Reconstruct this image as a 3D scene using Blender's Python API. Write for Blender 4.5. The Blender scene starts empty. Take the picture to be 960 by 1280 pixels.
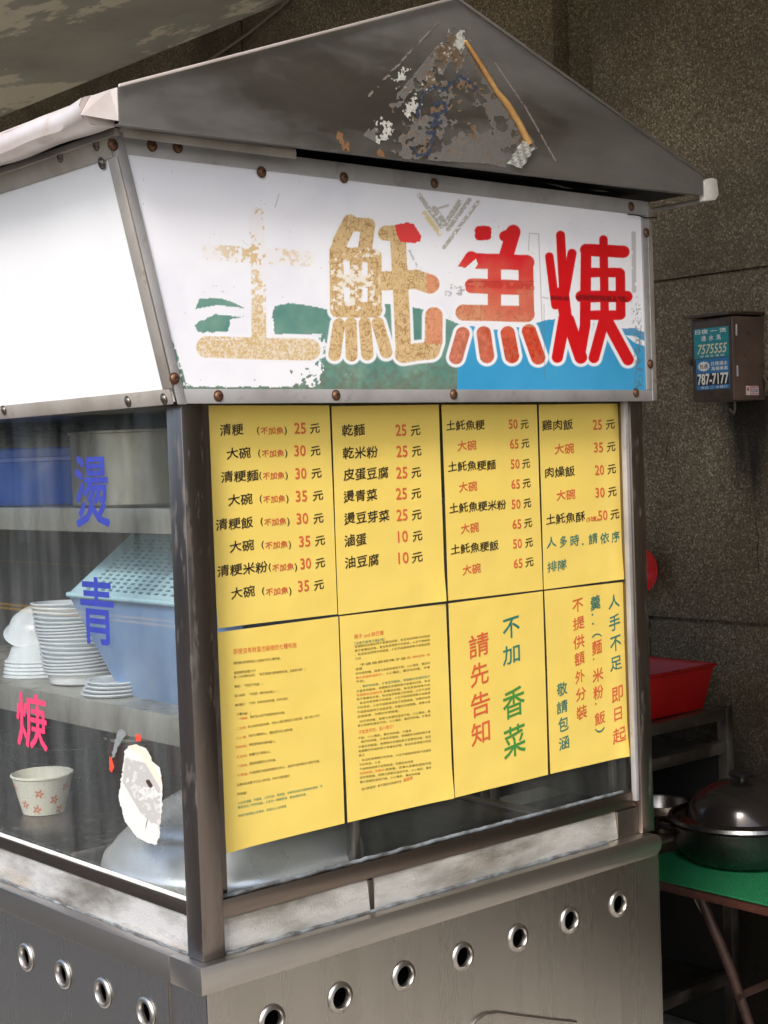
import bpy, bmesh, math, random
import numpy as np
from mathutils import Vector, Matrix
random.seed(3)
SC = bpy.context.scene
COL = SC.collection

# ------------------------------------------------------------------ camera
CF = 1916.05
CA = (0.7168453, -0.0368569, -0.0352353)
CP = np.array([-1.169083, -1.693988, 1.498377])
cy_, sy_ = math.cos(CA[0]), math.sin(CA[0]); cp_, sp_ = math.cos(CA[1]), math.sin(CA[1]); cr_, sr_ = math.cos(CA[2]), math.sin(CA[2])
FW = np.array([sy_*cp_, cy_*cp_, sp_]); RT = np.array([cy_, -sy_, 0.0]); UPV = np.cross(RT, FW)
R2 = cr_*RT + sr_*UPV; U2 = -sr_*RT + cr_*UPV
cam = bpy.data.cameras.new('camera'); cam.sensor_fit = 'HORIZONTAL'; cam.sensor_width = 36; cam.lens = 36*CF/960
cam.clip_start = 0.05; cam.clip_end = 500
co = bpy.data.objects.new('camera', cam); COL.objects.link(co)
co.matrix_world = Matrix(((R2[0], U2[0], -FW[0], CP[0]), (R2[1], U2[1], -FW[1], CP[1]), (R2[2], U2[2], -FW[2], CP[2]), (0, 0, 0, 1)))
SC.camera = co

def at(u, v, ax, val):                       # the point of the plane ax = val that was measured at photo pixel u, v
    d = FW + R2*(u-480)/CF - U2*(v-640)/CF
    i = 'xyz'.index(ax); t = (val-CP[i])/d[i]
    return CP + t*d

# ------------------------------------------------------------------ world, sun, exposure
SUN_EL, SUN_AZ = math.radians(46), math.radians(207)      # direction to the sun: azimuth from +X, counter-clockwise
w = bpy.data.worlds.new('World'); SC.world = w; w.use_nodes = True
nt = w.node_tree
sky = nt.nodes.new('ShaderNodeTexSky'); sky.sky_type = 'NISHITA'; sky.sun_disc = False
sky.sun_elevation = SUN_EL; sky.sun_rotation = math.radians(90) - SUN_AZ; sky.dust_density = 3.0; sky.air_density = 1.0
bg = nt.nodes['Background']; bg.inputs['Strength'].default_value = 0.15
nt.links.new(sky.outputs['Color'], bg.inputs['Color'])
sl = bpy.data.lights.new('sun', 'SUN'); sl.energy = 1.5; sl.angle = math.radians(14); sl.color = (1.0, .965, .92)
so = bpy.data.objects.new('sun', sl); COL.objects.link(so)
sd = Vector((math.cos(SUN_EL)*math.cos(SUN_AZ), math.cos(SUN_EL)*math.sin(SUN_AZ), math.sin(SUN_EL)))
so.rotation_euler = sd.to_track_quat('Z', 'Y').to_euler(); so.location = sd*30
SC.view_settings.view_transform = 'Standard'; SC.view_settings.look = 'None'; SC.view_settings.gamma = 1
SC.view_settings.use_curve_mapping = False; SC.view_settings.exposure = 1.1
SC.cycles.max_bounces = 10; SC.cycles.transparent_max_bounces = 16; SC.cycles.sample_clamp_indirect = 6

# ------------------------------------------------------------------ materials
def lin(c):
    c = np.array(c, float)/255.0
    return np.where(c <= .04045, c/12.92, ((c+.055)/1.055)**2.4)
def L4(c): return (*[float(x) for x in lin(c)], 1.0)

def mat(name, base, rough=.5, metal=0.0, base2=None, nscale=(8, 8, 8), nlo=.35, nhi=.65, dirt=None, dscale=(6, 6, 6), dlo=.55, dhi=.75, drough=.8,
        rvar=0.0, bump=0.0, bscale=(60, 60, 60), bdist=.002, trans=0.0, attr=False, spec=.5, coat=0.0, dmax=1.0, bdetail=6, aniso=0.0):
    m = bpy.data.materials.new(name); m.use_nodes = True
    n, l = m.node_tree.nodes, m.node_tree.links
    p = n['Principled BSDF']; tc = n.new('ShaderNodeTexCoord')
    def noise(scale, detail=5, rgh=.6):
        mp = n.new('ShaderNodeMapping'); mp.inputs['Scale'].default_value = scale
        nz = n.new('ShaderNodeTexNoise'); nz.inputs['Scale'].default_value = 1; nz.inputs['Detail'].default_value = detail; nz.inputs['Roughness'].default_value = rgh
        l.new(tc.outputs['Object'], mp.inputs['Vector']); l.new(mp.outputs['Vector'], nz.inputs['Vector']); return nz.outputs['Fac']
    def rmp(src, lo, hi, a=0.0, b=1.0):
        r = n.new('ShaderNodeMapRange'); r.inputs['From Min'].default_value = lo; r.inputs['From Max'].default_value = hi
        r.inputs['To Min'].default_value = a; r.inputs['To Max'].default_value = b; l.new(src, r.inputs['Value']); return r.outputs['Result']
    def mix(f, a, b):
        x = n.new('ShaderNodeMix'); x.data_type = 'RGBA'
        l.new(f, x.inputs[0])
        for s, v in ((6, a), (7, b)):
            if isinstance(v, tuple): x.inputs[s].default_value = v
            else: l.new(v, x.inputs[s])
        return x.outputs[2]
    c = L4(base); csock = None
    if attr:
        at_ = n.new('ShaderNodeAttribute'); at_.attribute_name = 'Col'; csock = at_.outputs['Color']
    nz = noise(nscale) if (base2 is not None or rvar) else None
    if base2 is not None:
        csock = mix(rmp(nz, nlo, nhi), csock or c, L4(base2))
    if dirt is not None:
        df = rmp(noise(dscale, 7, .65), dlo, dhi, 0, dmax)
        csock = mix(df, csock or c, L4(dirt))
        if metal: l.new(rmp(df, 0, 1, metal, metal*.25), p.inputs['Metallic'])
        if rvar == 0: l.new(rmp(df, 0, 1, rough, drough), p.inputs['Roughness'])
    if csock: l.new(csock, p.inputs['Base Color'])
    else: p.inputs['Base Color'].default_value = c
    if not (dirt is not None and metal): p.inputs['Metallic'].default_value = metal
    p.inputs['Specular IOR Level'].default_value = spec
    if rvar: l.new(rmp(nz, .3, .7, rough-rvar, rough+rvar), p.inputs['Roughness'])
    elif dirt is None: p.inputs['Roughness'].default_value = rough
    if aniso: p.inputs['Anisotropic'].default_value = aniso; p.inputs['Anisotropic Rotation'].default_value = .25
    if coat: p.inputs['Coat Weight'].default_value = coat; p.inputs['Coat Roughness'].default_value = .08
    if bump:
        b = n.new('ShaderNodeBump'); b.inputs['Strength'].default_value = bump; b.inputs['Distance'].default_value = bdist
        l.new(noise(bscale, bdetail, .7), b.inputs['Height']); l.new(b.outputs['Normal'], p.inputs['Normal'])
    if trans:
        tl = n.new('ShaderNodeBsdfTranslucent'); ms = n.new('ShaderNodeMixShader'); ms.inputs[0].default_value = trans
        if csock: l.new(csock, tl.inputs['Color'])
        else: tl.inputs['Color'].default_value = c
        l.new(p.outputs[0], ms.inputs[1]); l.new(tl.outputs[0], ms.inputs[2]); l.new(ms.outputs[0], n['Material Output'].inputs['Surface'])
    return m

def glass_mat(name, tint=(246, 248, 248), film=.10, filmcol=(190, 195, 190), fscale=(9, 26, 3), refl=1.0):
    m = bpy.data.materials.new(name); m.use_nodes = True
    n, l = m.node_tree.nodes, m.node_tree.links
    n.remove(n['Principled BSDF'])
    t = n.new('ShaderNodeBsdfTransparent'); t.inputs[0].default_value = L4(tint)
    g = n.new('ShaderNodeBsdfGlossy'); g.inputs['Roughness'].default_value = .015
    fr = n.new('ShaderNodeLayerWeight'); fr.inputs['Blend'].default_value = .5        # Schlick reflectance, the same from both sides of the pane
    ms = n.new('ShaderNodeMixShader')
    pw = n.new('ShaderNodeMath'); pw.operation = 'POWER'; pw.inputs[1].default_value = 5; l.new(fr.outputs['Facing'], pw.inputs[0])
    mm = n.new('ShaderNodeMath'); mm.operation = 'MULTIPLY_ADD'; mm.inputs[1].default_value = .9*refl; mm.inputs[2].default_value = .035*refl
    l.new(pw.outputs[0], mm.inputs[0]); l.new(mm.outputs[0], ms.inputs[0]); l.new(t.outputs[0], ms.inputs[1]); l.new(g.outputs[0], ms.inputs[2])
    d = n.new('ShaderNodeBsdfDiffuse'); d.inputs[0].default_value = L4(filmcol)
    tc = n.new('ShaderNodeTexCoord'); mp = n.new('ShaderNodeMapping'); mp.inputs['Scale'].default_value = fscale
    nz = n.new('ShaderNodeTexNoise'); nz.inputs['Scale'].default_value = 1; nz.inputs['Detail'].default_value = 8; nz.inputs['Roughness'].default_value = .7
    l.new(tc.outputs['Object'], mp.inputs[0]); l.new(mp.outputs[0], nz.inputs['Vector'])
    r = n.new('ShaderNodeMapRange'); r.inputs['From Min'].default_value = .35; r.inputs['From Max'].default_value = .8
    r.inputs['To Min'].default_value = film*.15; r.inputs['To Max'].default_value = film*2; l.new(nz.outputs['Fac'], r.inputs['Value'])
    m2 = n.new('ShaderNodeMixShader'); l.new(r.outputs[0], m2.inputs[0]); l.new(ms.outputs[0], m2.inputs[1]); l.new(d.outputs[0], m2.inputs[2])
    l.new(m2.outputs[0], n['Material Output'].inputs['Surface'])
    return m

M = {}
M['steel'] = mat('brushed_steel', (186, 180, 172), .30, 1.0, base2=(160, 153, 145), nscale=(3, 3, 5), rvar=.07, bump=.12, bscale=(300, 300, 12), bdist=.0008)
M['steel_dull'] = mat('dull_steel', (168, 160, 151), .36, 1.0, base2=(128, 120, 112), nscale=(7, 7, 4), dirt=(92, 82, 72), dscale=(9, 9, 5), dlo=.5, dhi=.8, drough=.6, bump=.1, bscale=(14, 14, 250), dmax=.7)
M['post'] = mat('post_steel', (140, 131, 125), .32, 1.0, base2=(124, 115, 109), nscale=(30, 30, 3), dirt=(84, 74, 66), dscale=(60, 60, 14), dlo=.56, dhi=.72, bump=.05, bscale=(220, 220, 14), dmax=.8)
M['ledge'] = mat('ledge_steel', (192, 188, 182), .34, 1.0, base2=(176, 171, 165), nscale=(3, 3, 30), rvar=.05, bump=.04, bscale=(10, 10, 260))
M['rail'] = mat('rail_steel', (138, 126, 117), .33, 1.0, base2=(118, 107, 99), nscale=(4, 4, 40), rvar=.05, bump=.04, bscale=(10, 10, 200))
M['body'] = mat('body_steel', (205, 202, 196), .27, 1.0, base2=(200, 197, 191), nscale=(26, 26, .5), rvar=.02, bump=.3, bscale=(2.4, 2.4, 1.0), bdist=.012, bdetail=0, aniso=.75)
M['gable'] = mat('gable_steel', (190, 188, 185), .30, .97, base2=(162, 159, 156), nscale=(3, 3, 9), nlo=.35, nhi=.65, dirt=(112, 107, 102), dscale=(1.9, 1.9, 6), dlo=.38, dhi=.68, drough=.42, bump=.15, bscale=(2.5, 2.5, 2.5), bdist=.012, bdetail=1, dmax=.6)
M['roofsheet'] = mat('galvanised_sheet', (226, 216, 210), .42, .5, base2=(206, 192, 184), nscale=(9, 9, 9), dirt=(150, 120, 100), dscale=(14, 14, 14), dlo=.58, dhi=.8, dmax=.6)
M['alu'] = mat('aluminium_trim', (176, 174, 174), .45, .3, base2=(150, 147, 146), nscale=(9, 9, 9), dirt=(96, 84, 72), dscale=(30, 30, 30), dlo=.6, dhi=.8, dmax=.8, bump=.08, bscale=(80, 80, 80))
M['alu_left'] = mat('side_trim', (182, 176, 168), .5, .5, base2=(158, 150, 140), nscale=(12, 12, 12), dirt=(110, 88, 66), dscale=(26, 26, 26), dlo=.6, dhi=.78, dmax=.8)
M['sill'] = mat('grainy_sill', (226, 224, 219), .36, .62, base2=(142, 136, 126), nscale=(5, 5, 16), nlo=.42, nhi=.66, dirt=(116, 98, 70), dscale=(6, 6, 40), dlo=.54, dhi=.74, dmax=.75, bump=.5, bscale=(300, 300, 300), bdist=.003)
M['caulk'] = mat('grey_caulk', (120, 128, 134), .6, base2=(60, 58, 56), nscale=(40, 40, 40), bump=.5, bscale=(150, 150, 150))
M['gasket'] = mat('white_gasket', (226, 226, 222), .4, base2=(190, 188, 180), nscale=(40, 40, 40))
M['white_acrylic'] = mat('white_acrylic', (238, 240, 240), .22, base2=(232, 233, 234), nscale=(3, 3, 3), trans=.12, dirt=(206, 200, 188), dscale=(4, 7, 9), dlo=.58, dhi=.9, drough=.4, dmax=.55)
M['sign'] = mat('printed_acrylic', (238, 238, 242), .24, attr=True)
M['painted'] = mat('residue', (200, 200, 200), .6, attr=True, bump=.4, bscale=(300, 300, 300))
M['paper'] = mat('yellow_paper', (247, 219, 118), .32, base2=(241, 210, 102), nscale=(4, 4, 4), nlo=.3, nhi=.7, spec=.45, trans=.08, bump=.4, bscale=(3.1, 3.1, 4.3), bdist=.014, bdetail=3)
M['rust'] = mat('rusty_screw', (120, 92, 72), .55, .6, base2=(82, 50, 32), nscale=(200, 200, 200))
M['screw'] = mat('steel_screw', (120, 114, 108), .4, .9, base2=(82, 72, 62), nscale=(200, 200, 200))
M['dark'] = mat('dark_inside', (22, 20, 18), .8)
M['glass'] = glass_mat('cabinet_glass', film=.042, refl=1.7)
M['glass_front'] = glass_mat('front_glass', film=.035, refl=1.1)
M['acr_edge'] = glass_mat('clear_acrylic', tint=(225, 228, 226), film=.22)
M['ink'] = mat('black_ink', (38, 34, 24), .5)
M['ink_small'] = mat('thin_print', (84, 70, 36), .5)
M['ink_red'] = mat('red_ink', (214, 98, 58), .5)
M['ink_teal'] = mat('teal_ink', (38, 118, 104), .5)
M['ink_green'] = mat('green_ink', (68, 140, 60), .5)
M['ink_shadow'] = mat('print_shadow', (198, 166, 84), .5)
M['vinyl_blue'] = mat('blue_vinyl', (44, 54, 136), .45, base2=(50, 62, 150), nscale=(50, 50, 50))
M['vinyl_pink'] = mat('pink_vinyl', (204, 58, 98), .45)
M['blue_plastic'] = mat('blue_plastic', (0, 112, 236), .22, base2=(0, 96, 222), nscale=(8, 8, 8), spec=.7, coat=.5)
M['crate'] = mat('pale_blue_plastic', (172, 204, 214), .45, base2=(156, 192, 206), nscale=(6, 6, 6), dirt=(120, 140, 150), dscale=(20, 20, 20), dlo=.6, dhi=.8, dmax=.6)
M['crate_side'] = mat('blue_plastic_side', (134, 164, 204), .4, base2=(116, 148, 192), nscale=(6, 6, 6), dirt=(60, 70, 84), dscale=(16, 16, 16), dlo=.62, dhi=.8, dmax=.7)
M['milky'] = mat('milky_plastic', (242, 245, 247), .22, base2=(226, 231, 235), nscale=(30, 30, 30), trans=.3)
M['bag'] = mat('crinkled_film', (150, 156, 158), .2, base2=(90, 94, 96), nscale=(40, 40, 40), trans=.4, spec=.8, bump=1, bscale=(40, 40, 40), bdist=.01)
M['bowlpaper'] = mat('paper_bowl', (226, 222, 205), .5, attr=True)
M['lidsteel'] = mat('lid_aluminium', (226, 228, 230), .3, .6, base2=(218, 219, 220), nscale=(5, 5, 5), rvar=.07, bump=.1, bscale=(4, 4, 60), bdist=.002)
M['tank'] = mat('stained_steel', (196, 192, 182), .38, .6, base2=(160, 155, 143), nscale=(16, 16, 5), dirt=(80, 74, 62), dscale=(24, 24, 8), dlo=.52, dhi=.72, dmax=.8)
M['brown'] = mat('brown_plastic', (120, 72, 58), .4, base2=(96, 56, 46), nscale=(12, 12, 12))
M['darkred'] = mat('dark_red_plastic', (96, 34, 32), .4)
M['red'] = mat('red_plastic', (166, 16, 14), .42, base2=(146, 11, 10), nscale=(8, 8, 8))
M['wire'] = mat('dark_wire', (52, 54, 56), .4, .7)
M['green'] = mat('green_mat', (6, 106, 62), .6, base2=(5, 86, 50), nscale=(200, 200, 200), bump=.8, bscale=(260, 260, 260), bdist=.003)
M['tablewood'] = mat('table_edge', (74, 44, 36), .4, base2=(56, 34, 28), nscale=(6, 40, 40))
M['leg'] = mat('brown_leg', (62, 42, 36), .45, .2, base2=(46, 32, 28), nscale=(30, 30, 30))
M['pot'] = mat('dark_pot', (150, 150, 148), .3, 1.0, base2=(96, 96, 95), nscale=(14, 14, 8), rvar=.09, bump=.3, bscale=(12, 12, 20), bdist=.004)
M['potlid'] = mat('dark_lid', (44, 40, 38), .2, .5, coat=.25)
M['black'] = mat('black_plastic', (20, 20, 20), .35)
M['box'] = mat('box_paint', (74, 62, 50), .5, .2, base2=(60, 48, 38), nscale=(9, 9, 9), dirt=(44, 34, 26), dscale=(16, 16, 16), dlo=.5, dhi=.75, bump=.1)
M['box_side'] = mat('box_side_paint', (104, 86, 76), .5, .1, base2=(86, 70, 62), nscale=(6, 6, 12), dirt=(52, 42, 36), dscale=(24, 24, 24), dlo=.58, dhi=.75)
M['tealsticker'] = mat('teal_sticker', (24, 128, 134), .5, base2=(20, 116, 124), nscale=(60, 60, 60), dirt=(120, 150, 140), dscale=(90, 90, 90), dlo=.62, dhi=.8)
M['bluesticker'] = mat('blue_sticker', (34, 108, 158), .5, dirt=(110, 140, 150), dscale=(90, 90, 90), dlo=.66, dhi=.8)
M['whiteink'] = mat('white_ink', (222, 220, 208), .5)
M['beigeink'] = mat('cream_ink', (206, 200, 160), .5)
M['blackink'] = mat('sticker_black', (20, 20, 22), .5)
M['redink'] = mat('sticker_red', (196, 40, 40), .5)
M['purpleink'] = mat('sticker_purple', (84, 70, 150), .5)
M['pinkpaper'] = mat('sticker_pink', (232, 214, 214), .5)
M['orange'] = mat('dried_adhesive', (186, 148, 88), .6, base2=(164, 112, 54), nscale=(16, 16, 16), bump=.6, bscale=(140, 140, 140))
M['foil'] = mat('foil', (222, 222, 218), .3, .7, bump=.5, bscale=(50, 50, 50), bdist=.004, bdetail=1)
M['pvc'] = mat('white_pvc', (236, 234, 228), .4, base2=(214, 210, 202), nscale=(40, 40, 40))
M['cable'] = mat('old_cable', (96, 88, 72), .6)
M['asphalt'] = mat('asphalt', (74, 73, 72), .85, base2=(60, 59, 58), nscale=(2, 2, 2), bump=.3, bscale=(80, 80, 80))
M['pave'] = mat('arcade_floor', (204, 199, 190), .7, base2=(176, 171, 162), nscale=(3, 3, 3), dirt=(74, 69, 63), dscale=(1.7, 1.1, 1), dlo=.46, dhi=.66)
M['yellowline'] = mat('road_yellow', (214, 160, 40), .7)
M['whiteline'] = mat('road_white', (200, 200, 196), .7)
M['facade'] = mat('facade_tile', (150, 146, 138), .7, base2=(128, 122, 114), nscale=(1, 1, 1))
M['facade_dark'] = mat('shop_dark', (40, 38, 36), .6)
M['window'] = mat('far_window', (50, 58, 64), .15)

def stucco():
    m = bpy.data.materials.new('pebble_stucco'); m.use_nodes = True
    n, l = m.node_tree.nodes, m.node_tree.links
    p = n['Principled BSDF']; p.inputs['Roughness'].default_value = .85; p.inputs['Specular IOR Level'].default_value = .25
    tc = n.new('ShaderNodeTexCoord')
    def node(t, **k):
        x = n.new(t)
        for a, b in k.items(): setattr(x, a, b)
        return x
    v = node('ShaderNodeTexVoronoi'); v.inputs['Scale'].default_value = 250; l.new(tc.outputs['Object'], v.inputs['Vector'])
    cr = node('ShaderNodeValToRGB'); e = cr.color_ramp.elements
    e[0].position = .0; e[0].color = L4((88, 79, 64)); e[1].position = 1; e[1].color = L4((178, 166, 140))
    for q, c in ((.35, (112, 102, 83)), (.6, (126, 115, 95)), (.85, (138, 127, 106))):
        x = e.new(q); x.color = L4(c)
    sep = node('ShaderNodeSeparateColor'); l.new(v.outputs['Color'], sep.inputs[0]); l.new(sep.outputs[0], cr.inputs[0])
    big = node('ShaderNodeTexNoise'); big.inputs['Scale'].default_value = 1.7; big.inputs['Detail'].default_value = 6; l.new(tc.outputs['Object'], big.inputs['Vector'])
    r1 = node('ShaderNodeMapRange'); r1.inputs['From Min'].default_value = .38; r1.inputs['From Max'].default_value = .66; r1.inputs['To Max'].default_value = .8; l.new(big.outputs['Fac'], r1.inputs['Value'])
    mx = node('ShaderNodeMix', data_type='RGBA'); mx.inputs[7].default_value = L4((64, 56, 43)); l.new(r1.outputs[0], mx.inputs[0]); l.new(cr.outputs[0], mx.inputs[6])
    # water stain and grime below the meter box: a patch of dirt with its own outline
    sx = node('ShaderNodeSeparateXYZ'); l.new(tc.outputs['Object'], sx.inputs[0])
    def mth(op, a, b=None):
        x = node('ShaderNodeMath', operation=op)
        for i, s in enumerate((a, b)):
            if s is None: continue
            if isinstance(s, (int, float)): x.inputs[i].default_value = s
            else: l.new(s, x.inputs[i])
        return x.outputs[0]
    mp = node('ShaderNodeMapping'); mp.inputs['Scale'].default_value = (1, 30, 4); l.new(tc.outputs['Object'], mp.inputs[0])
    st = node('ShaderNodeTexNoise'); st.inputs['Scale'].default_value = 1; st.inputs['Detail'].default_value = 5; l.new(mp.outputs[0], st.inputs['Vector'])
    yy = mth('ABSOLUTE', mth('SUBTRACT', sx.outputs[1], .54)); zz = mth('SUBTRACT', 1.61, sx.outputs[2])
    a1 = mth('SUBTRACT', 1.0, mth('MULTIPLY', yy, 9.0)); a2 = mth('SUBTRACT', 1.0, mth('MULTIPLY', zz, 3.0))
    pos = mth('GREATER_THAN', zz, 0.0)
    s = mth('MULTIPLY', mth('MAXIMUM', a1, 0), mth('MULTIPLY', mth('MAXIMUM', a2, 0), pos))
    s = mth('MULTIPLY', s, mth('MULTIPLY', st.outputs['Fac'], 3.6))
    base = mth('MULTIPLY', mth('MAXIMUM', mth('SUBTRACT', 1.2, sx.outputs[2]), 0), 1.9)      # grime and the shade behind the cart, both painted into the wall base
    base = mth('MULTIPLY', base, mth('ADD', big.outputs['Fac'], .4))
    s = mth('MINIMUM', mth('ADD', s, base), .93)
    m2 = node('ShaderNodeMix', data_type='RGBA'); m2.inputs[7].default_value = L4((26, 22, 18)); l.new(s, m2.inputs[0]); l.new(mx.outputs[2], m2.inputs[6])
    # hairline cracks
    mp2 = node('ShaderNodeMapping'); mp2.inputs['Scale'].default_value = (1, 9, 2.2); l.new(tc.outputs['Object'], mp2.inputs[0])
    c1 = node('ShaderNodeTexNoise'); c1.inputs['Scale'].default_value = 1; c1.inputs['Detail'].default_value = 4; l.new(mp2.outputs[0], c1.inputs['Vector'])
    ln = mth('LESS_THAN', mth('ABSOLUTE', mth('SUBTRACT', c1.outputs['Fac'], .5)), .006)
    msk = mth('MULTIPLY', mth('GREATER_THAN', big.outputs['Fac'], .5), mth('LESS_THAN', sx.outputs[2], 1.6))
    ck = mth('MULTIPLY', mth('MULTIPLY', ln, msk), .8)
    m3 = node('ShaderNodeMix', data_type='RGBA'); m3.inputs[7].default_value = L4((30, 25, 20)); l.new(ck, m3.inputs[0]); l.new(m2.outputs[2], m3.inputs[6])
    l.new(m3.outputs[2], p.inputs['Base Color'])
    b = node('ShaderNodeBump'); b.inputs['Strength'].default_value = .6; b.inputs['Distance'].default_value = .003
    l.new(v.outputs['Distance'], b.inputs['Height']); b.invert = True; l.new(b.outputs['Normal'], p.inputs['Normal'])
    return m
M['stucco'] = stucco()
M['plaster'] = mat('old_plaster', (122, 110, 84), .85, base2=(98, 86, 66), nscale=(3, 3, 3), dirt=(52, 44, 34), dscale=(2, 2, 6), dlo=.45, dhi=.75, bump=.4, bscale=(120, 120, 120), dmax=.8)
M['peeling'] = mat('peeling_ceiling', (168, 166, 152), .8, base2=(138, 135, 122), nscale=(2, 1.2, 2), dirt=(214, 206, 182), dscale=(3.2, 1.1, 3), dlo=.515, dhi=.545, dmax=.85, bump=.25, bscale=(5, 5, 5))

# ------------------------------------------------------------------ mesh helpers
class MB:
    def __init__(s): s.v = []; s.f = []; s.c = []
    def add(s, vs, fs, col=None):
        k = len(s.v); s.v += [tuple(map(float, q)) for q in vs]; s.f += [tuple(i+k for i in f) for f in fs]
        if col is not None: s.c += [col]*len(vs)
        return s
    def hexa(s, p):      # 8 points: bottom loop 0-3, top loop 4-7
        return s.add(p, [(0, 3, 2, 1), (4, 5, 6, 7), (0, 1, 5, 4), (1, 2, 6, 5), (2, 3, 7, 6), (3, 0, 4, 7)])
    def box(s, x0, x1, y0, y1, z0, z1):
        return s.hexa([(x0, y0, z0), (x1, y0, z0), (x1, y1, z0), (x0, y1, z0), (x0, y0, z1), (x1, y0, z1), (x1, y1, z1), (x0, y1, z1)])
    def tube(s, pts, r, n=10, cap=True):
        pts = [Vector(p) for p in pts]; N = len(pts); rs = r if isinstance(r, (list, tuple)) else [r]*N
        vs = []; up = None
        for i, p in enumerate(pts):
            d = (pts[min(i+1, N-1)] - pts[max(i-1, 0)]).normalized()
            if up is None: up = Vector((0, 0, 1)) if abs(d.z) < .9 else Vector((1, 0, 0))
            a = d.cross(up).normalized(); b = a.cross(d).normalized(); up = b
            vs += [p + (a*math.cos(2*math.pi*k/n) + b*math.sin(2*math.pi*k/n))*rs[i] for k in range(n)]
        fs = [(i*n+k, i*n+(k+1) % n, (i+1)*n+(k+1) % n, (i+1)*n+k) for i in range(N-1) for k in range(n)]
        if cap: fs += [tuple(range(n-1, -1, -1)), tuple(range((N-1)*n, N*n))]
        return s.add(vs, fs)
    def lathe(s, prof, c=(0, 0, 0), axis=(0, 0, 1), n=32, closed=False):
        ax = Vector(axis).normalized(); a = ax.orthogonal().normalized(); b = ax.cross(a); c = Vector(c)
        vs = []
        for r, h in prof:
            vs += [c + ax*h + (a*math.cos(2*math.pi*k/n) + b*math.sin(2*math.pi*k/n))*r for k in range(n)]
        m = len(prof)
        fs = [(i*n+k, i*n+(k+1) % n, ((i+1) % m)*n+(k+1) % n, ((i+1) % m)*n+k) for i in range(m if closed else m-1) for k in range(n)]
        return s.add(vs, fs)
    def quad(s, a, b, c, d): return s.add([a, b, c, d], [(0, 1, 2, 3)])
    def prism(s, poly, off):       # planar polygon extruded by a vector
        off = Vector(off); k = len(poly); P = [Vector(p) for p in poly]
        vs = P + [p+off for p in P]
        return s.add(vs, [tuple(range(k)), tuple(range(2*k-1, k-1, -1))] + [(i, k+i, k+(i+1) % k, (i+1) % k) for i in range(k)])
    def sheet(s, f, nu, nv):
        vs = [f(i/nu, j/nv) for j in range(nv+1) for i in range(nu+1)]
        return s.add(vs, [(j*(nu+1)+i, j*(nu+1)+i+1, (j+1)*(nu+1)+i+1, (j+1)*(nu+1)+i) for j in range(nv) for i in range(nu)])
    def mesh(s, name, m, off=(0, 0, 0), bevel=0, smooth=None, weld=False):
        me = bpy.data.meshes.new(name); off = Vector(off)
        me.from_pydata([Vector(v)-off for v in s.v], [], s.f)
        bm = bmesh.new(); bm.from_mesh(me)
        if weld: bmesh.ops.remove_doubles(bm, verts=bm.verts, dist=1e-5)
        bmesh.ops.recalc_face_normals(bm, faces=bm.faces)
        if bevel: bmesh.ops.bevel(bm, geom=list(bm.edges), offset=bevel, segments=2, affect='EDGES', profile=.5)
        bm.to_mesh(me); bm.free()
        if smooth or bevel:
            me.polygons.foreach_set('use_smooth', [True]*len(me.polygons)); me.set_sharp_from_angle(angle=math.radians(smooth or 40))
        me.materials.append(M[m] if isinstance(m, str) else m)
        return me
    def build(s, name, m, parent=None, **k):
        off = wloc(parent) if parent is not None else k.pop('origin', (0, 0, 0))
        k.pop('origin', None)
        return link(name, s.mesh(name, m, off, **k), parent, (0, 0, 0) if parent is not None else off)
def wloc(o):
    v = Vector((0, 0, 0))
    while o is not None: v += o.location; o = o.parent
    return v
def link(name, me, parent=None, loc=(0, 0, 0)):
    o = bpy.data.objects.new(name, me); COL.objects.link(o); o.location = loc
    if parent is not None: o.parent = parent
    return o
def thing(name, label, cat, loc=(0, 0, 0), group=None):
    o = bpy.data.objects.new(name, None); COL.objects.link(o); o.location = loc; o.empty_display_size = .05
    return tag(o, label, cat, group)
def tag(o, label, cat, group=None):
    o['label'] = label; o['category'] = cat
    if group: o['group'] = group
    return o
def struct(o): o['kind'] = 'structure'; return o
def box(*a): return MB().box(*a)

def painted(name, m, parent, X, Y, Z, RGB, mask=None):
    """grid sheet with one colour per vertex; cells with an unmasked corner are left out (flakes are real holes)"""
    nv, nu = X.shape; off = wloc(parent)
    V = np.stack([X-off.x, Y-off.y, Z-off.z], -1).reshape(-1, 3)
    idx = np.arange(nu*nv).reshape(nv, nu)
    q = np.stack([idx[:-1, :-1], idx[:-1, 1:], idx[1:, 1:], idx[1:, :-1]], -1).reshape(-1, 4)
    if mask is not None:
        mk = mask.reshape(-1); q = q[mk[q].all(1)]
        used = np.unique(q); rm = np.zeros(nu*nv, int); rm[used] = np.arange(len(used)); q = rm[q]; V = V[used]; C = RGB.reshape(-1, 3)[used]
    else: C = RGB.reshape(-1, 3)
    me = bpy.data.meshes.new(name); me.vertices.add(len(V)); me.vertices.foreach_set('co', V.ravel().astype(np.float32))
    me.loops.add(len(q)*4); me.loops.foreach_set('vertex_index', q.ravel().astype(np.int32))
    me.polygons.add(len(q)); me.polygons.foreach_set('loop_start', np.arange(0, len(q)*4, 4, dtype=np.int32))
    me.update(calc_edges=True); me.validate()
    ca = me.color_attributes.new('Col', 'FLOAT_COLOR', 'POINT')
    ca.data.foreach_set('color', np.concatenate([lin(C), np.ones((len(C), 1))], 1).ravel().astype(np.float32))
    me.materials.append(M[m]); return link(name, me, parent)

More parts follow.
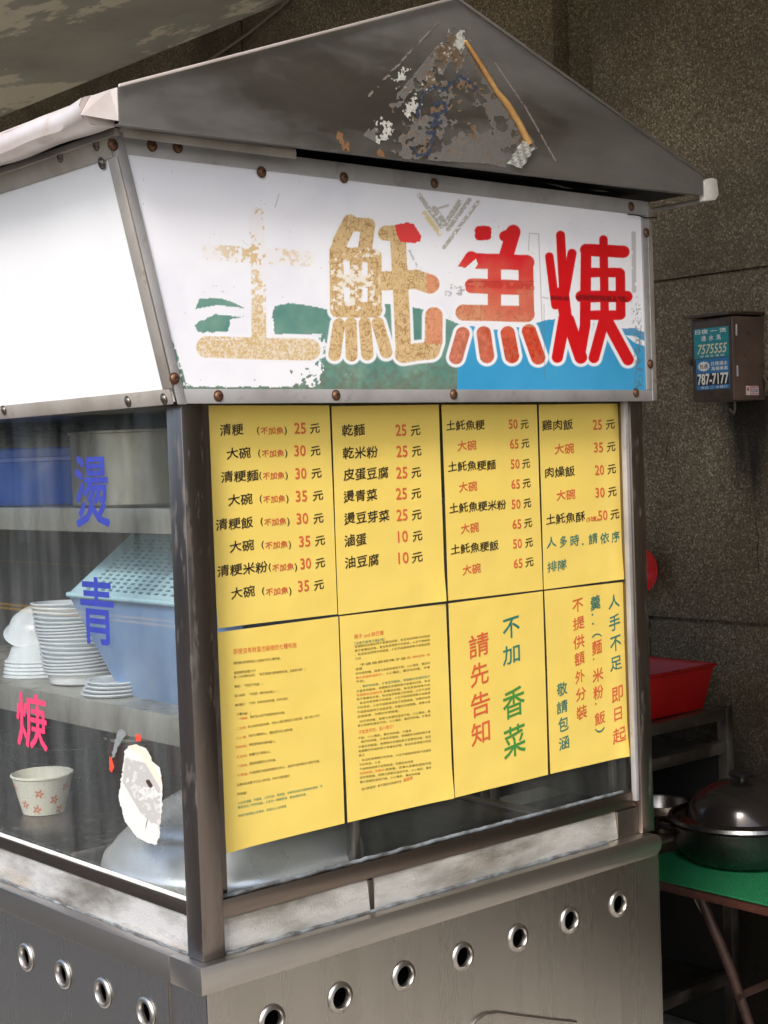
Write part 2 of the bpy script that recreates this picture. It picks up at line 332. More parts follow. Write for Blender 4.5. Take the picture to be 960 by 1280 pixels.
def vnoise(x, y, seed):
    rs = np.random.RandomState(seed); T = rs.rand(256, 256)
    xi = np.floor(x).astype(int); yi = np.floor(y).astype(int); fx = x-xi; fy = y-yi
    fx = fx*fx*(3-2*fx); fy = fy*fy*(3-2*fy)
    g = lambda a, b: T[(yi+b) % 256, (xi+a) % 256]
    return (g(0, 0)*(1-fx)+g(1, 0)*fx)*(1-fy) + (g(0, 1)*(1-fx)+g(1, 1)*fx)*fy
def fbm(x, y, s, seed, o=4):
    v = 0; a = 1; t = 0
    for k in range(o):
        v = v + a*vnoise(x/s*2**k, y/s*2**k, seed+k); t += a; a *= .55
    return v/t
def pix(X, Y, Z):
    D = np.stack([X-CP[0], Y-CP[1], Z-CP[2]], -1); d = D@FW
    return 480+CF*(D@R2)/d, 640-CF*(D@U2)/d
def seg(u, v, a, b):
    ax, ay = a; bx, by = b; dx, dy = bx-ax, by-ay
    t = np.clip(((u-ax)*dx+(v-ay)*dy)/(dx*dx+dy*dy+1e-9), 0, 1)
    return np.hypot(u-ax-t*dx, v-ay-t*dy), t
def sdf(u, v, strokes):
    d = np.full(u.shape, 1e3)
    for pts, r in strokes:
        rr = r if isinstance(r, (tuple, list)) else (r, r)
        for k in range(len(pts)-1):
            e, t = seg(u, v, pts[k], pts[k+1])
            tt = (k+t)/(len(pts)-1); d = np.minimum(d, e-(rr[0]+(rr[1]-rr[0])*tt))
    return d
def inpoly(u, v, P):
    c = np.zeros(u.shape, bool); n = len(P)
    for i in range(n):
        (x0, y0), (x1, y1) = P[i], P[(i+1) % n]
        c ^= ((y0 > v) != (y1 > v)) & (u < (x1-x0)*(v-y0)/(y1-y0+1e-9)+x0)
    return c

# ------------------------------------------------------------------ text
def glyphs(body, bold=0.0, shear=0.0, space=1.0, slant=0.0):
    c = bpy.data.curves.new('t', 'FONT'); c.body = body; c.resolution_u = 2; c.offset = 0; c.shear = shear; c.space_character = space
    o = bpy.data.objects.new('t', c); COL.objects.link(o)
    bpy.context.view_layer.update()
    me = bpy.data.meshes.new_from_object(o.evaluated_get(bpy.context.evaluated_depsgraph_get()))
    v = np.zeros(len(me.vertices)*3); me.vertices.foreach_get('co', v); v = v.reshape(-1, 3)
    f = [tuple(p.vertices) for p in me.polygons]
    bpy.data.objects.remove(o); bpy.data.curves.remove(c); bpy.data.meshes.remove(me)
    if slant:                                  # strokes rise to the right inside every character, as in brush script
        v[:, 1] += slant*(np.mod(v[:, 0], 1.0)-.5)
    if bold:                                   # thicker strokes: the outline repeated a hair to the side, each copy in its own layer
        n = len(v); V = [v]; Fs = list(f)
        for i, (a, b) in enumerate(((bold, 0), (0, bold), (bold, bold)), 1):
            w_ = v.copy(); w_[:, 0] += a; w_[:, 1] += b; w_[:, 2] = i; V.append(w_); Fs += [tuple(j+i*n for j in t) for t in f]
        v, f = np.concatenate(V), Fs
    return v, f
def fit(body, xl, xr, zc, h, bold=0.0, **k):
    """glyph outlines scaled into the rectangle xl..xr, zc +- h/2 -> (n,2) coordinates and faces"""
    v, f = glyphs(body, bold, **k)
    lo, hi = v[:, :2].min(0), v[:, :2].max(0); sz = np.maximum(hi-lo, 1e-6)
    return np.stack([xl+(v[:, 0]-lo[0])/sz[0]*(xr-xl), zc+((v[:, 1]-lo[1])/sz[1]-.5)*h, v[:, 2]*.00003], 1), f

exec_order = []
# ================================================================== SETTING
WX = 1.98
struct(MB().quad((-.30, -9, 0), (WX+.4, -9, 0), (WX+.4, 16, 0), (-.30, 16, 0)).build('pavement', 'pave'))
struct(box(-.42, -.30, -60, 90, -.4, .004).build('kerb', 'pave', bevel=.01))
struct(MB().quad((-150, -150, -.124), (-.42, -150, -.124), (-.42, 200, -.124), (-150, 200, -.124)).build('road', 'asphalt'))
struct(MB().quad((-.42, -150, -.4), (150, -150, -.4), (150, 200, -.4), (-.42, 200, -.4)).build('ground', 'asphalt'))
struct(MB().box(-7.55, -7.43, -40, 80, -.12, -.116).box(-7.3, -7.18, -40, 80, -.12, -.116).box(-11.6, -11.5, -40, 80, -.12, -.116).build('road_marking', 'yellowline'))
struct(box(-.3, WX+1.2, -9, 16, 3.0, 3.3).build('ceiling', 'peeling'))

wall = thing('stucco_wall', 'dark pebbledash stucco wall behind the food cart with the meter box on it', 'wall', (WX, 0, 0))
for a, b in ((0, 1.045), (1.053, 1.915), (1.923, 2.999)):
    box(WX, WX+.2, -9, 1.015, a, b).build('wall_section', 'stucco', wall, bevel=.002)
box(WX+.06, WX+.2, 1.0155, 1.1495, 0, 2.999).build('recessed_strip', 'stucco', wall)
box(WX+.012, WX+.05, -9, 1.02, .02, 2.99).build('joint_backing', 'stucco', wall)
box(WX, WX+.2, 1.15, 2.565, 0, 2.999).build('wall_section', 'stucco', wall, bevel=.002); box(WX, WX+.2, 2.575, 16, 0, 2.999).build('wall_section', 'stucco', wall, bevel=.002); box(WX+.012, WX+.05, 1.2, 15, .02, 2.99).build('joint_backing', 'stucco', wall)
box(-.3, WX+.2, 15.9, 16.1, 0, 2.999).build('end_section', 'plaster', wall)

cb = MB().tube([at(250, 83, 'x', WX-.02), at(310, 42, 'x', WX-.012), at(352, 8, 'x', WX-.02), at(372, -12, 'x', WX-.02)], .006, 8)
tag(cb.build('cable', 'cable', smooth=50), 'thin old cable running up the dark wall under the ceiling', 'cable')

# facade across the road, which the cabinet glass and the steel mirror
fb = thing('shophouse', 'grey row of shophouses across the road mirrored in the cart glass', 'building', (-15, 10, -.12))
box(-21, -15, 8, 60, 3.4, 6.2).build('upper_wall', 'facade', fb)
box(-21, -17.5, 8, 60, -.12, 3.4).build('shop_front', 'facade_dark', fb)
k0 = None
for k in range(10):
    y = 8.5+5*k
    if k0 is None: k0 = box(-15.6, -15, y, y+.6, -.12, 3.4).mesh('column', 'facade', (0, 0, 0)); w0 = box(-15.03, -14.97, y+1, y+4, 4.3, 5.5).mesh('window', 'window', (0, 0, 0))
    for me, nm in ((k0, 'column'), (w0, 'window')):
        o = link(nm, me, fb); o.location = Vector((0, 5*k, 0)) - fb.location

# ================================================================== THE CART
cart = thing('noodle_cart', 'stainless steel noodle stall cart with glass cabinet, gabled roof and printed sign', 'food cart', (.4, .6, 0))
YF, YP, YL, YB, YS, YG = 0.0, -.030, -.045, -.038, -.035, -.085
X0, X1, Y1 = -.060, .868, 1.25            # corner post outer corner, right side, far end
ZL, ZLb = .843, .806                      # ledge

# --- lower body: front panel with seven vent holes, side panel with ten
def holed(p0, eu, ez, us, zc, r, u0, u1, z0, z1, cell):
    """flat panel in the plane p0 + u*eu + z*ez with round holes"""
    b = MB(); p0, eu, ez = Vector(p0), Vector(eu), Vector(ez); P = lambda u, z: p0+eu*u+ez*z
    n = 32; h = cell
    def ring(c):
        vs = []
        for k in range(n):
            a = 2*math.pi*k/n+math.pi/4; ca, sa = math.cos(a), math.sin(a); s = h/max(abs(ca), abs(sa))
            vs.append(P(c+ca*r, zc+sa*r)); vs.append(P(c+ca*s, zc+sa*s))
        b.add(vs, [(2*k, 2*k+1, (2*k+3) % (2*n), (2*k+2) % (2*n)) for k in range(n)])
        back = [P(c+math.cos(2*math.pi*k/n)*r, zc+math.sin(2*math.pi*k/n)*r) for k in range(n)]
        nn = eu.cross(ez)
        b.add(back+[q-nn*.004 for q in back], [(k, (k+1) % n, n+(k+1) % n, n+k) for k in range(n)])
    for c in us: ring(c)
    xs = [u0]
    for c in us: xs += [c-h, c+h]
    xs.append(u1)
    for i in range(0, len(xs), 2): b.quad(P(xs[i], zc-h), P(xs[i+1], zc-h), P(xs[i+1], zc+h), P(xs[i], zc+h))
    b.quad(P(u0, z0), P(u1, z0), P(u1, zc-h), P(u0, zc-h)); b.quad(P(u0, zc+h), P(u1, zc+h), P(u1, z1), P(u0, z1))
    return b
HZ = .742
hf = [.041+.1195*i for i in range(7)]
XB = -.062
holed((0, YB, 0), (1, 0, 0), (0, 0, 1), hf, HZ, .0158, XB, .862, .12, ZLb+.004, .03).build('front_panel', 'body', cart)
hl = [.112+.1145*i for i in range(10)]
holed((XB, 0, 0), (0, -1, 0), (0, 0, 1), [-y for y in hl][::-1], HZ, .0158, -Y1, -YB-.0015, .12, ZLb+.004, .03).build('side_panel', 'body', cart)
ringp = [(.0150, -.006), (.0150, .003), (.0162, .0042), (.0195, .0036), (.0215, .0022), (.0222, 0)]
rf = MB().lathe(ringp, (0, 0, 0), (0, -1, 0), 32).mesh('vent_ring', 'ledge', smooth=50)
rl = MB().lathe(ringp, (0, 0, 0), (-1, 0, 0), 32).mesh('vent_ring', 'ledge', smooth=50)
for x in hf:
    o = link('vent_ring', rf, cart, Vector((x, YB-.0005, HZ+random.uniform(-.0006, .0006)))-cart.location); o.rotation_euler.y = random.uniform(0, 6)
for y in hl: link('vent_ring', rl, cart, Vector((XB-.0005, y, HZ))-cart.location)
box(XB-.002, XB+.0005, .049, .0515, .12, ZLb+.003).build('panel_seam', 'steel_dull', cart)
box(.8625, .866, YB, Y1, .12, ZLb).build('side_panel', 'body', cart)
box(XB, .862, Y1, Y1+.004, .12, ZLb).build('back_panel', 'body', cart)
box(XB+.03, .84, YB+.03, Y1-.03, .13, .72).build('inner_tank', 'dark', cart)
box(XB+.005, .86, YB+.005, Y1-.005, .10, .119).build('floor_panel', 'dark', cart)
for x in (.05, .76):
    for y in (.1, 1.1):
        wl = MB().lathe([(.0, -.02), (.045, -.02), (.05, -.012), (.05, .012), (.045, .02), (0, .02)], (x, y, .05), (1, 0, 0), 24).build('wheel', 'black', cart, smooth=40)

# --- ledge: rounded moulding round the counter
lg = MB()
prof = [(0, ZLb), (0, ZL-.002), (.003, ZL), (.06, ZL)]
def ledge_front():
    b = MB(); xr = .845; zc = (ZL+ZLb)/2; r = (ZL-ZLb)/2
    b.add([(-.074, YL, ZLb), (xr, YL, ZLb)] + [(xr+r*1.25*math.sin(a), YL, zc-r*math.cos(a)) for a in np.linspace(.2, math.pi-.2, 10)] + [(xr, YL, ZL), (-.074, YL, ZL)], [tuple(range(14))])
    b2 = MB().prism(b.v, (0, .075, 0)); return b2
ledge_front().build('front_ledge', 'ledge', cart, bevel=.0012)
box(-.074, -.005, YL+.0755, Y1, ZLb, ZL).build('side_ledge', 'ledge', cart, bevel=.0015)
box(.83, .86, YL+.0755, Y1, ZLb, ZL).build('side_ledge', 'ledge', cart, bevel=.0015)
box(-.06, .86, Y1-.05, Y1, ZLb+.001, ZL-.001).build('back_ledge', 'steel_dull', cart)
box(-.004, .829, .031, Y1-.052, ZLb, .8385).build('counter_top', 'steel_dull', cart)

# --- posts
PT = 1.575
def post(x0, x1, y0, y1): return box(x0, x1, y0, y1, ZL+.0005, PT).build('corner_post', 'post', cart, bevel=.0016)
post(X0, X0+.036, YP, YP+.036); post(.836, .868, YP, YP+.034); post(X0, X0+.036, Y1-.036, Y1); post(.836, .868, Y1-.036, Y1)
box(.827, .8357, YP+.004, YP+.014, .90, PT).build('glass_channel', 'alu', cart, bevel=.001)
# --- rails, sills, glass
RT0, RT1 = .889, .911
box(X0+.0365, .8355, YP+.012, YP+.03, RT0, RT1+.004).build('front_rail', 'rail', cart, bevel=.0015)
box(X0+.010, X0+.028, YP+.0365, Y1-.037, RT0+.004, RT1).build('side_rail', 'rail', cart, bevel=.0015)
MB().tube([(X0+.013, YP+.037, RT1+.0035), (X0+.0132, .3, RT1+.003), (X0+.013, Y1-.04, RT1+.0035)], .0032, 8).build('gasket', 'gasket', cart, smooth=60)
MB().tube([(X0+.037+.01*k, YP+.016+.0012*random.random(), RT1+.0062+.0015*random.random()) for k in range(84)], .0030, 7).build('gasket', 'caulk', cart, smooth=60)
# sloping grainy sills between rail and ledge
def sill_f(x0, x1): return MB().hexa([(x0, YP+.009, ZL+.0008), (x1, YP+.009, ZL+.0008), (x1, YP+.02, ZL+.0008), (x0, YP+.02, ZL+.0008), (x0, YP+.014, RT0-.0005), (x1, YP+.014, RT0-.0005), (x1, YP+.024, RT0-.0005), (x0, YP+.024, RT0-.0005)])
sill_f(X0+.037, .236).build('front_sill', 'sill', cart); sill_f(.246, .7825).build('front_sill', 'sill', cart)
box(.2365, .2455, YP+.0105, YP+.022, ZL+.0008, RT0-.001).build('sill_divider', 'post', cart)
box(.783, .8355, YP+.0085, YP+.024, ZL+.0008, RT0-.001).build('sill_divider', 'steel_dull', cart)
MB().hexa([(X0+.008, YP+.037, ZL+.0008), (X0+.03, YP+.037, ZL+.0008), (X0+.03, Y1-.037, ZL+.0008), (X0+.008, Y1-.037, ZL+.0008),
           (X0+.013, YP+.037, RT0+.0035), (X0+.03, YP+.037, RT0+.0035), (X0+.03, Y1-.037, RT0+.0035), (X0+.013, Y1-.037, RT0+.0035)]).build('side_sill', 'sill', cart)
cpts = [(X0+.04+.0135*k, YP+.004+.003*random.random(), ZL+.0012) for k in range(58)]
MB().tube(cpts, [.0018+.0022*random.random() for _ in cpts], 7).build('caulk_bead', 'caulk', cart, smooth=60)
cpts = [(X0+.004+.003*random.random(), YP+.045+.014*k, ZL+.001) for k in range(60)]
MB().tube(cpts, [.0008+.0018*random.random() for _ in cpts], 6).build('caulk_bead', 'caulk', cart, smooth=60)
gf = box(X0+.03, .85, .0, .004, RT1+.002, PT).build('front_glass', 'glass_front', cart)
gl = box(X0+.014, X0+.018, YP+.034, Y1-.03, RT1, PT).build('side_glass', 'glass', cart)
box(.845, .849, .01, Y1-.04, RT0, PT).build('added_back_board', 'steel_dull', cart)  # unseen sides closed with added boards to keep the cabinet interior dim
box(X0+.04, .83, Y1-.02, Y1-.016, RT0, PT).build('added_back_board', 'steel_dull', cart)
box(.238, .250, .012, .03, .8390, PT-.002).build('mullion', 'post', cart, bevel=.001)
box(X0+.0365, -.0004, -.006, -.0008, RT1+.004, PT-.001).build('glass_channel', 'post', cart); box(X0+.0135, X0+.0185, YP+.0365, YP+.043, RT1+.002, PT-.001).build('glass_channel', 'alu', cart)

# --- sign box
SZ0, SZ1 = 1.577, 1.908
def sx(z): return -.066 + (z-SZ0)/(SZ1-SZ0)*(-.148+.066)          # left edge of the front sign, leaning outwards
nu, nv = 800, 260
zz = np.linspace(SZ0, SZ1, nv)[:, None]; tt = np.linspace(0, 1, nu)[None, :]
SXR = .884
X = sx(zz)*(1-tt) + SXR*tt; Z = np.repeat(zz, nu, 1); Y = np.full(X.shape, YS)
u, v = pix(X, Y, Z)
def Z4(*p): return [(210+a/3.097, 220+b/3.097) for a, b in p]
def Z5(*p): return [(510+a/3.0, 220+b/3.0) for a, b in p]
z4, z5 = 1/3.097, 1/3.0
n1 = fbm(u, v, 26, 1); n2 = fbm(u, v, 5, 9); n3 = fbm(u, v, 2.4, 20, 3); n4 = fbm(u, v, 60, 33)
RGB = np.ones(X.shape+(3,))*np.array([240, 240, 245.0])
RGB -= (np.clip(n4-.45, 0, 1)*22)[..., None]*np.array([1, 1, .6])
def put(mask, col, a=1.0):
    a = np.clip(a*mask.astype(float), 0, 1)[..., None]; c = np.asarray(col, float)
    RGB[:] = RGB*(1-a) + (c if c.ndim == 3 else c)*a
def soft(d, w=.7): return np.clip(.5-d/w, 0, 1)
tu = [(Z4((342, 150), (350, 330), (352, 640)), 28*z4), (Z4((160, 295), (540, 320)), 31*z4), (Z4((152, 662), (548, 672)), 42*z4)]
tuo = [(Z4((305, 150+300), (352, 640)), 40*z4)]
yu = [(Z4((705, 178), (668, 250), (655, 300)), 29*z4), (Z4((700, 185), (775, 190), (762, 290)), 27*z4), (Z4((652, 290), (655, 520)), 27*z4), (Z4((800, 310), (800, 520)), 27*z4),
      (Z4((655, 300), (800, 312)), 26*z4), (Z4((655, 408), (800, 408)), 24*z4), (Z4((660, 518), (800, 518)), 30*z4), (Z4((728, 300), (728, 520)), 24*z4),
      (Z4((662, 575), (645, 692)), 24*z4), (Z4((708, 570), (711, 695)), 23*z4), (Z4((762, 570), (772, 690)), 24*z4), (Z4((812, 570), (845, 682)), 24*z4)]
tuo2 = [(Z4((842, 222), (930, 216)), 29*z4), (Z4((890, 240), (905, 520), (912, 690)), 30*z4), (Z4((800, 408), (960, 400))+Z5((82, 405)), 37*z4),
        (Z4((912, 690))+Z5((30, 660), (85, 655), (96, 620), (97, 525)), 33*z5)]
yu2 = [(Z5((395, 210), (368, 300)), 27*z5), (Z5((362, 226), (395, 212)), 20*z5), (Z5((268, 205), (296, 205), (296, 222), (268, 224)), 18*z5),
       (Z5((238, 308), (205, 350), (183, 385)), (26*z5, 16*z5)), (Z5((240, 318), (445, 325)), 29*z5), (Z5((442, 330), (445, 515)), 28*z5),
       (Z5((240, 412), (445, 420)), 28*z5), (Z5((324, 320), (324, 520)), 25*z5), (Z5((208, 512), (445, 518)), 30*z5),
       (Z5((205, 592), (180, 680)), 26*z5), (Z5((284, 590), (296, 675)), 27*z5), (Z5((374, 590), (390, 675)), 27*z5), (Z5((454, 582), (488, 680)), 27*z5)]
gg = [(Z5((530, 302), (553, 485)), 16*z5), (Z5((572, 222), (584, 440)), 17*z5), (Z5((615, 290), (588, 440)), 17*z5),
      (Z5((578, 440), (590, 520), (560, 680)), (26*z5, 21*z5)), (Z5((600, 540), (648, 680)), 24*z5), (Z5((668, 275), (664, 560), (645, 670)), 20*z5),
      (Z5((733, 238), (738, 540)), 16*z5), (Z5((668, 277), (808, 284)), 23*z5), (Z5((672, 362), (792, 362)), 18*z5), (Z5((796, 365), (798, 520)), 18*z5),
      (Z5((650, 452), (820, 452)), 22*z5), (Z5((668, 522), (795, 522)), 18*z5), (Z5((738, 530), (697, 682)), 20*z5), (Z5((745, 540), (825, 688)), 22*z5)]
d_tu, d_to, d_yu, d_gg = sdf(u, v, tu), np.minimum(sdf(u, v, yu), sdf(u, v, tuo2)), sdf(u, v, yu2), sdf(u, v, gg)
d_all = np.minimum(np.minimum(d_tu, d_to), np.minimum(d_yu, d_gg))
# hills and sea
cx = [p[0] for p in Z4((405, 505), (470, 492), (540, 500), (620, 518), (700, 515), (830, 495), (900, 500))+Z5((60, 500), (130, 530), (200, 558), (330, 577), (430, 565), (520, 540), (600, 532), (660, 540), (730, 565), (800, 577), (850, 573), (900, 590))]
cyv = [p[1] for p in Z4((405, 505), (470, 492), (540, 500), (620, 518), (700, 515), (830, 495), (900, 500))+Z5((60, 500), (130, 530), (200, 558), (330, 577), (430, 565), (520, 540), (600, 532), (660, 540), (730, 565), (800, 577), (850, 573), (900, 590))]
top = np.interp(u, cx, cyv)
xb = 510+185*z5
wob = (n2-.5)*6
sea = (v > top) & (u > xb)
bot = np.where(u < 210+600*z4, 220+615*z4, 999) + wob*0
green = (v > top+(n3-.5)*1.0) & (u <= xb) & (u > 210+408*z4+(n2-.5)*8) & ((v < 220+612*z4) | (u > 404+(n2-.5)*22+(n1-.5)*40-np.clip(v-462, 0, 40)*.5))
green |= inpoly(u, v, Z4((105, 515), (122, 475), (200, 472), (250, 488), (297, 512), (240, 505), (190, 500)))
green |= inpoly(u+wob*.8, v+wob*.5, Z4((98, 575), (180, 534), (260, 545), (298, 540), (240, 560), (235, 602), (120, 606)))
edge = inpoly(u, v, Z4((0, 590), (40, 700), (70, 800), (130, 835), (-40, 835))) & (n2 > .42)
green |= edge | ((v > 220+815*z4+wob) & (u < 210+620*z4)) | (inpoly(u, v, Z4((330, 700), (620, 720), (620, 860), (300, 860))) & (n1+.35*n2 > .78))
gcol = np.array([106, 148, 136.0]) + (n1[..., None]-.5)*np.array([60, 40, 30])
rustb = np.clip((v-(220+700*z4))/60*.9+(n2-.5)*1.4, 0, 1)[..., None]*.75
gcol = gcol*(1-rustb) + np.array([110, 104, 86])*rustb
put(soft(-(np.where(green, 1.0, -1.0))), gcol)
put(green & (n3 > .86) & (n1 > .55), (215, 222, 218), .7)
put(sea, np.array([62, 156, 204.0])+(n4[..., None]-.5)*np.array([26, 22, 18]))
put(inpoly(u, v, Z5((800, 572), (850, 570), (880, 590), (892, 606), (860, 598), (820, 590))), (92, 150, 190))
put(inpoly(u, v, Z5((815, 598), (850, 600), (893, 622), (893, 640), (850, 625))), (232, 236, 240))
put(soft(d_all-12*z5, 1.2)*((u > 210+600*z4)|(v > 400)), (238, 238, 242))
# letters
crk = (np.abs(fbm(u, v, 6.5, 50, 2)-.5) < .030) | (np.abs(fbm(u, v*.55, 4.5, 57, 2)-.5) < .022)
gold = np.array([212, 183, 136.0]) + (n2[..., None]-.5)*np.array([22, 26, 30])
m = soft(d_tu); keep = (n2*.6+n1*.5 > .60-.22*np.clip((v-330)/70, 0, 1)) | (v > 425)
fade = np.clip(np.where(v < 345, 1-np.abs(u-(210+345*z4))/90, 1), .35, 1)
put(m, (236, 230, 222), .35); put(m*keep, gold, fade); put(m*keep*((np.abs(fbm(u, v, 4.2, 91, 2)-.5) < .06)|crk)*(v > 330), (230, 222, 206), .8)
m = soft(d_to); hole = (inpoly(u, v, Z4((640, 345), (800, 345), (800, 500), (640, 500))) & (n2 > .5)) | (inpoly(u, v, Z4((630, 280), (820, 280), (820, 520), (630, 520))) & (n2 > .64))
put(m, (234, 226, 212), .9); put(m*(~hole), gold); put(m*(~hole)*crk, (164, 124, 78), .75)
redp = inpoly(u+wob*.4, v+wob*.4, Z4((880, 190), (930, 178), (965, 215), (960, 262), (900, 255), (885, 225)) ) | inpoly(u, v, Z5((-6, 178), (20, 178), (50, 225), (45, 247), (-6, 250)))
put(redp, (226, 72, 72))
put(m*(u > 533)*(v < 430), (224, 120, 96), .5)
m = soft(d_yu); tg = np.clip((v-(220+285*z5))/(95) + (n1-.5)*.7, 0, 1)[..., None]
yc = np.array([216, 40, 46.0])*(1-tg) + np.array([212, 156, 116])*tg
dots = (v > 220+565*z5); yd = np.array([204, 120, 96.0])*(1-np.clip((u-565)/90+(n2-.5), 0, 1)[..., None]*.0) + (n2[..., None]-.5)*60
yc = np.where(dots[..., None], yd - np.array([0, 50, 50])*np.clip((u-590)/60, 0, 1)[..., None], yc)
gone = inpoly(u, v, Z5((150, 330), (215, 345), (255, 310), (262, 330), (215, 400), (215, 470), (160, 480))) | inpoly(u+wob*.3, v, Z5((312, 170), (345, 170), (340, 262), (312, 262)))
put(m*(~gone), yc); put(m*(~gone)*crk*(tg[..., 0] > .5), (176, 110, 84), .7)
put(soft(sdf(u, v, [(Z5((225, 405), (470, 415)), 12*z5)]), 3)*(d_yu < 0)*(n2 > .4), (190, 60, 50), .7)
put(soft(sdf(u, v, [(Z5((225, 396), (470, 396)), .35)])), (110, 50, 46), .7)
m = soft(d_gg); put(m, np.array([210, 22, 30.0])+(n1[..., None]-.5)*np.array([18, 10, 10]))
put(soft(sdf(u, v, [(Z5((535, 457), (600, 460)), 7*z5), (Z5((640, 455), (815, 462)), 10*z5)]), 1.5)*(d_gg < 0)*(n3 > .3), (128, 20, 26), .85)
# tape leftovers and grime
tape = [(Z5((42, 72), (125, 190)), 8*z5), (Z5((98, 122), (140, 178)), 10*z5), (Z5((195, 95), (140, 180)), 10*z5), (Z5((230, 90), (150, 200)), 8*z5), (Z5((262, 98), (135, 268)), 7*z5), (Z5((100, 125), (150, 110)), 4*z5)]
put(soft(sdf(u, v, tape), 1.5)*(n3 > .36), np.array([176, 170, 158.0])+(n3[..., None]-.5)*90, .85)
put(soft(sdf(u, v, [(Z5((62, 140), (118, 215)), 9*z5)]), 2)*(n2 > .4), (222, 200, 140), .8)
put(soft(sdf(u, v, [(Z5((846, 215), (848, 430)), 8*z5)]), 1)*(n2 > .3), (176, 174, 172), .7)
put(soft(sdf(u, v, [(Z5((855, 470), (868, 790)), 15*z5)]), 4)*(n3 > .56), (96, 108, 116), .5)
put(soft(sdf(u, v, [(Z5((875, 560), (850, 780)), .5), (Z5((455, 215), (490, 218), (505, 600)), .35), (Z5((455, 215), (452, 280)), .3), (Z5((505, 455), (525, 460)), .5), (Z5((510, 480), (512, 760)), .25), (Z4((430, 70), (415, 120)), .3)]), 1), (120, 116, 112), .7)
put(soft(sdf(u, v, [(Z5((5, 280), (60, 390)), 1.0), (Z5((150, 440), (200, 425)), 4), (Z5((165, 415), (195, 440)), 3)]), 1.5)*(n3 > .5), (150, 146, 142), .7)
spk = (fbm(u, v, 1.3, 77, 2) > .90) & (n1 > .56); put(spk, (120, 104, 84), .5)
fs = painted('front_sign_panel', 'sign', cart, X, Y, Z, RGB)
fs['label'] = 'white sign face with peeling gold and red dish name over blue sea'
# acrylic body behind the print, and the side panel
Xl = lambda z, y=0: -.072 + (z-SZ0)/(SZ1-SZ0)*(-.15+.072)
MB().hexa([(sx(SZ0), YS+.0005, SZ0), (SXR, YS+.0005, SZ0), (SXR, YS+.004, SZ0), (sx(SZ0), YS+.004, SZ0), (sx(SZ1), YS+.0005, SZ1), (SXR, YS+.0005, SZ1), (SXR, YS+.004, SZ1), (sx(SZ1), YS+.004, SZ1)]).build('sign_backing', 'white_acrylic', cart)
lp = MB().hexa([(Xl(SZ0), YS+.006, SZ0), (Xl(SZ0)+.004, YS+.006, SZ0), (Xl(SZ0)+.004, Y1, SZ0), (Xl(SZ0), Y1, SZ0), (Xl(SZ1), YS+.006, SZ1), (Xl(SZ1)+.004, YS+.006, SZ1), (Xl(SZ1)+.004, Y1, SZ1), (Xl(SZ1), Y1, SZ1)]).build('side_sign_panel', 'white_acrylic', cart)
box(sx(SZ0)+.02, .88, YS+.006, Y1, SZ0-.001, SZ0+.006).build('soffit', 'steel_dull', cart)
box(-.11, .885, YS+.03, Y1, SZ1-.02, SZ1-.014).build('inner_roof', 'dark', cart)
box(.884, .888, YS+.004, Y1, SZ0, SZ1).build('side_sign_panel', 'white_acrylic', cart)
def bar(p, q, w, d, up, m='alu', nm='trim_strip', b=.0008):
    """flat strip from p to q: w wide along up, d thick towards the viewer side n"""
    p, q, up = Vector(p), Vector(q), Vector(up); t = (q-p).normalized(); n_ = t.cross(up).normalized()*d; W = up.normalized()*w
    return MB().hexa([p, q, q+n_, p+n_, p+W, q+W, q+n_+W, p+n_+W]).build(nm, m, cart, bevel=b)
tb = bar((sx(SZ0)+.004, YS-.0002, SZ0-.003), (SXR+.001, YS-.0002, SZ0-.003), .019, .0022, (0, 0, 1))
ttp = bar((sx(SZ1)+.006, YS-.0002, SZ1-.022), (SXR+.001, YS-.0002, SZ1-.022), .024, .0024, (0, 0, 1))
e1 = Vector((sx(SZ1), 0, SZ1))-Vector((sx(SZ0), 0, SZ0)); e1.normalize()
MB().hexa([(sx(SZ0)-.003, YS-.0035, SZ0-.004), (sx(SZ0)+.010, YS-.0035, SZ0-.004), (sx(SZ0)+.010, YS-.0003, SZ0-.004), (sx(SZ0)-.003, YS-.0003, SZ0-.004),
           (sx(SZ1)-.003, YS-.0035, SZ1+.004), (sx(SZ1)+.012, YS-.0035, SZ1+.004), (sx(SZ1)+.012, YS-.0003, SZ1+.004), (sx(SZ1)-.003, YS-.0003, SZ1+.004)]).build('corner_trim', 'alu', cart, bevel=.0008)
def on_left(y, z, d=0): return Vector((Xl(z)-d, y, z-d*.23))
def lstrip(y0, y1, z0, z1, d, nm='side_trim'):
    return MB().hexa([on_left(y0, z0), on_left(y1, z0), on_left(y1, z0, d), on_left(y0, z0, d), on_left(y0, z1), on_left(y1, z1), on_left(y1, z1, d), on_left(y0, z1, d)]).build(nm, 'alu_left', cart, bevel=.0008)
lb = lstrip(YS+.004, Y1, SZ0-.003, SZ0+.017, .0025); lt = lstrip(YS+.006, Y1, SZ1-.026, SZ1+.006, .0025); lc = lstrip(YS-.0034, YS+.018, SZ0+.0172, SZ1-.0262, .0030)
# right flange and the clear acrylic edge beyond it
box(SXR-.013, SXR+.001, YS-.003, YS-.0004, SZ0+.0165, SZ1-.0225).build('trim_strip', 'alu', cart, bevel=.0006)
box(SXR+.0015, SXR+.004, YS-.004, YS+.05, SZ0-.002, SZ1+.002).build('end_trim', 'alu', cart, bevel=.0006)
box(SXR+.0045, SXR+.0155, YS-.002, YS+.004, SZ0-.001, SZ1-.006).build('acrylic_edge', 'alu_left', cart, bevel=.001)
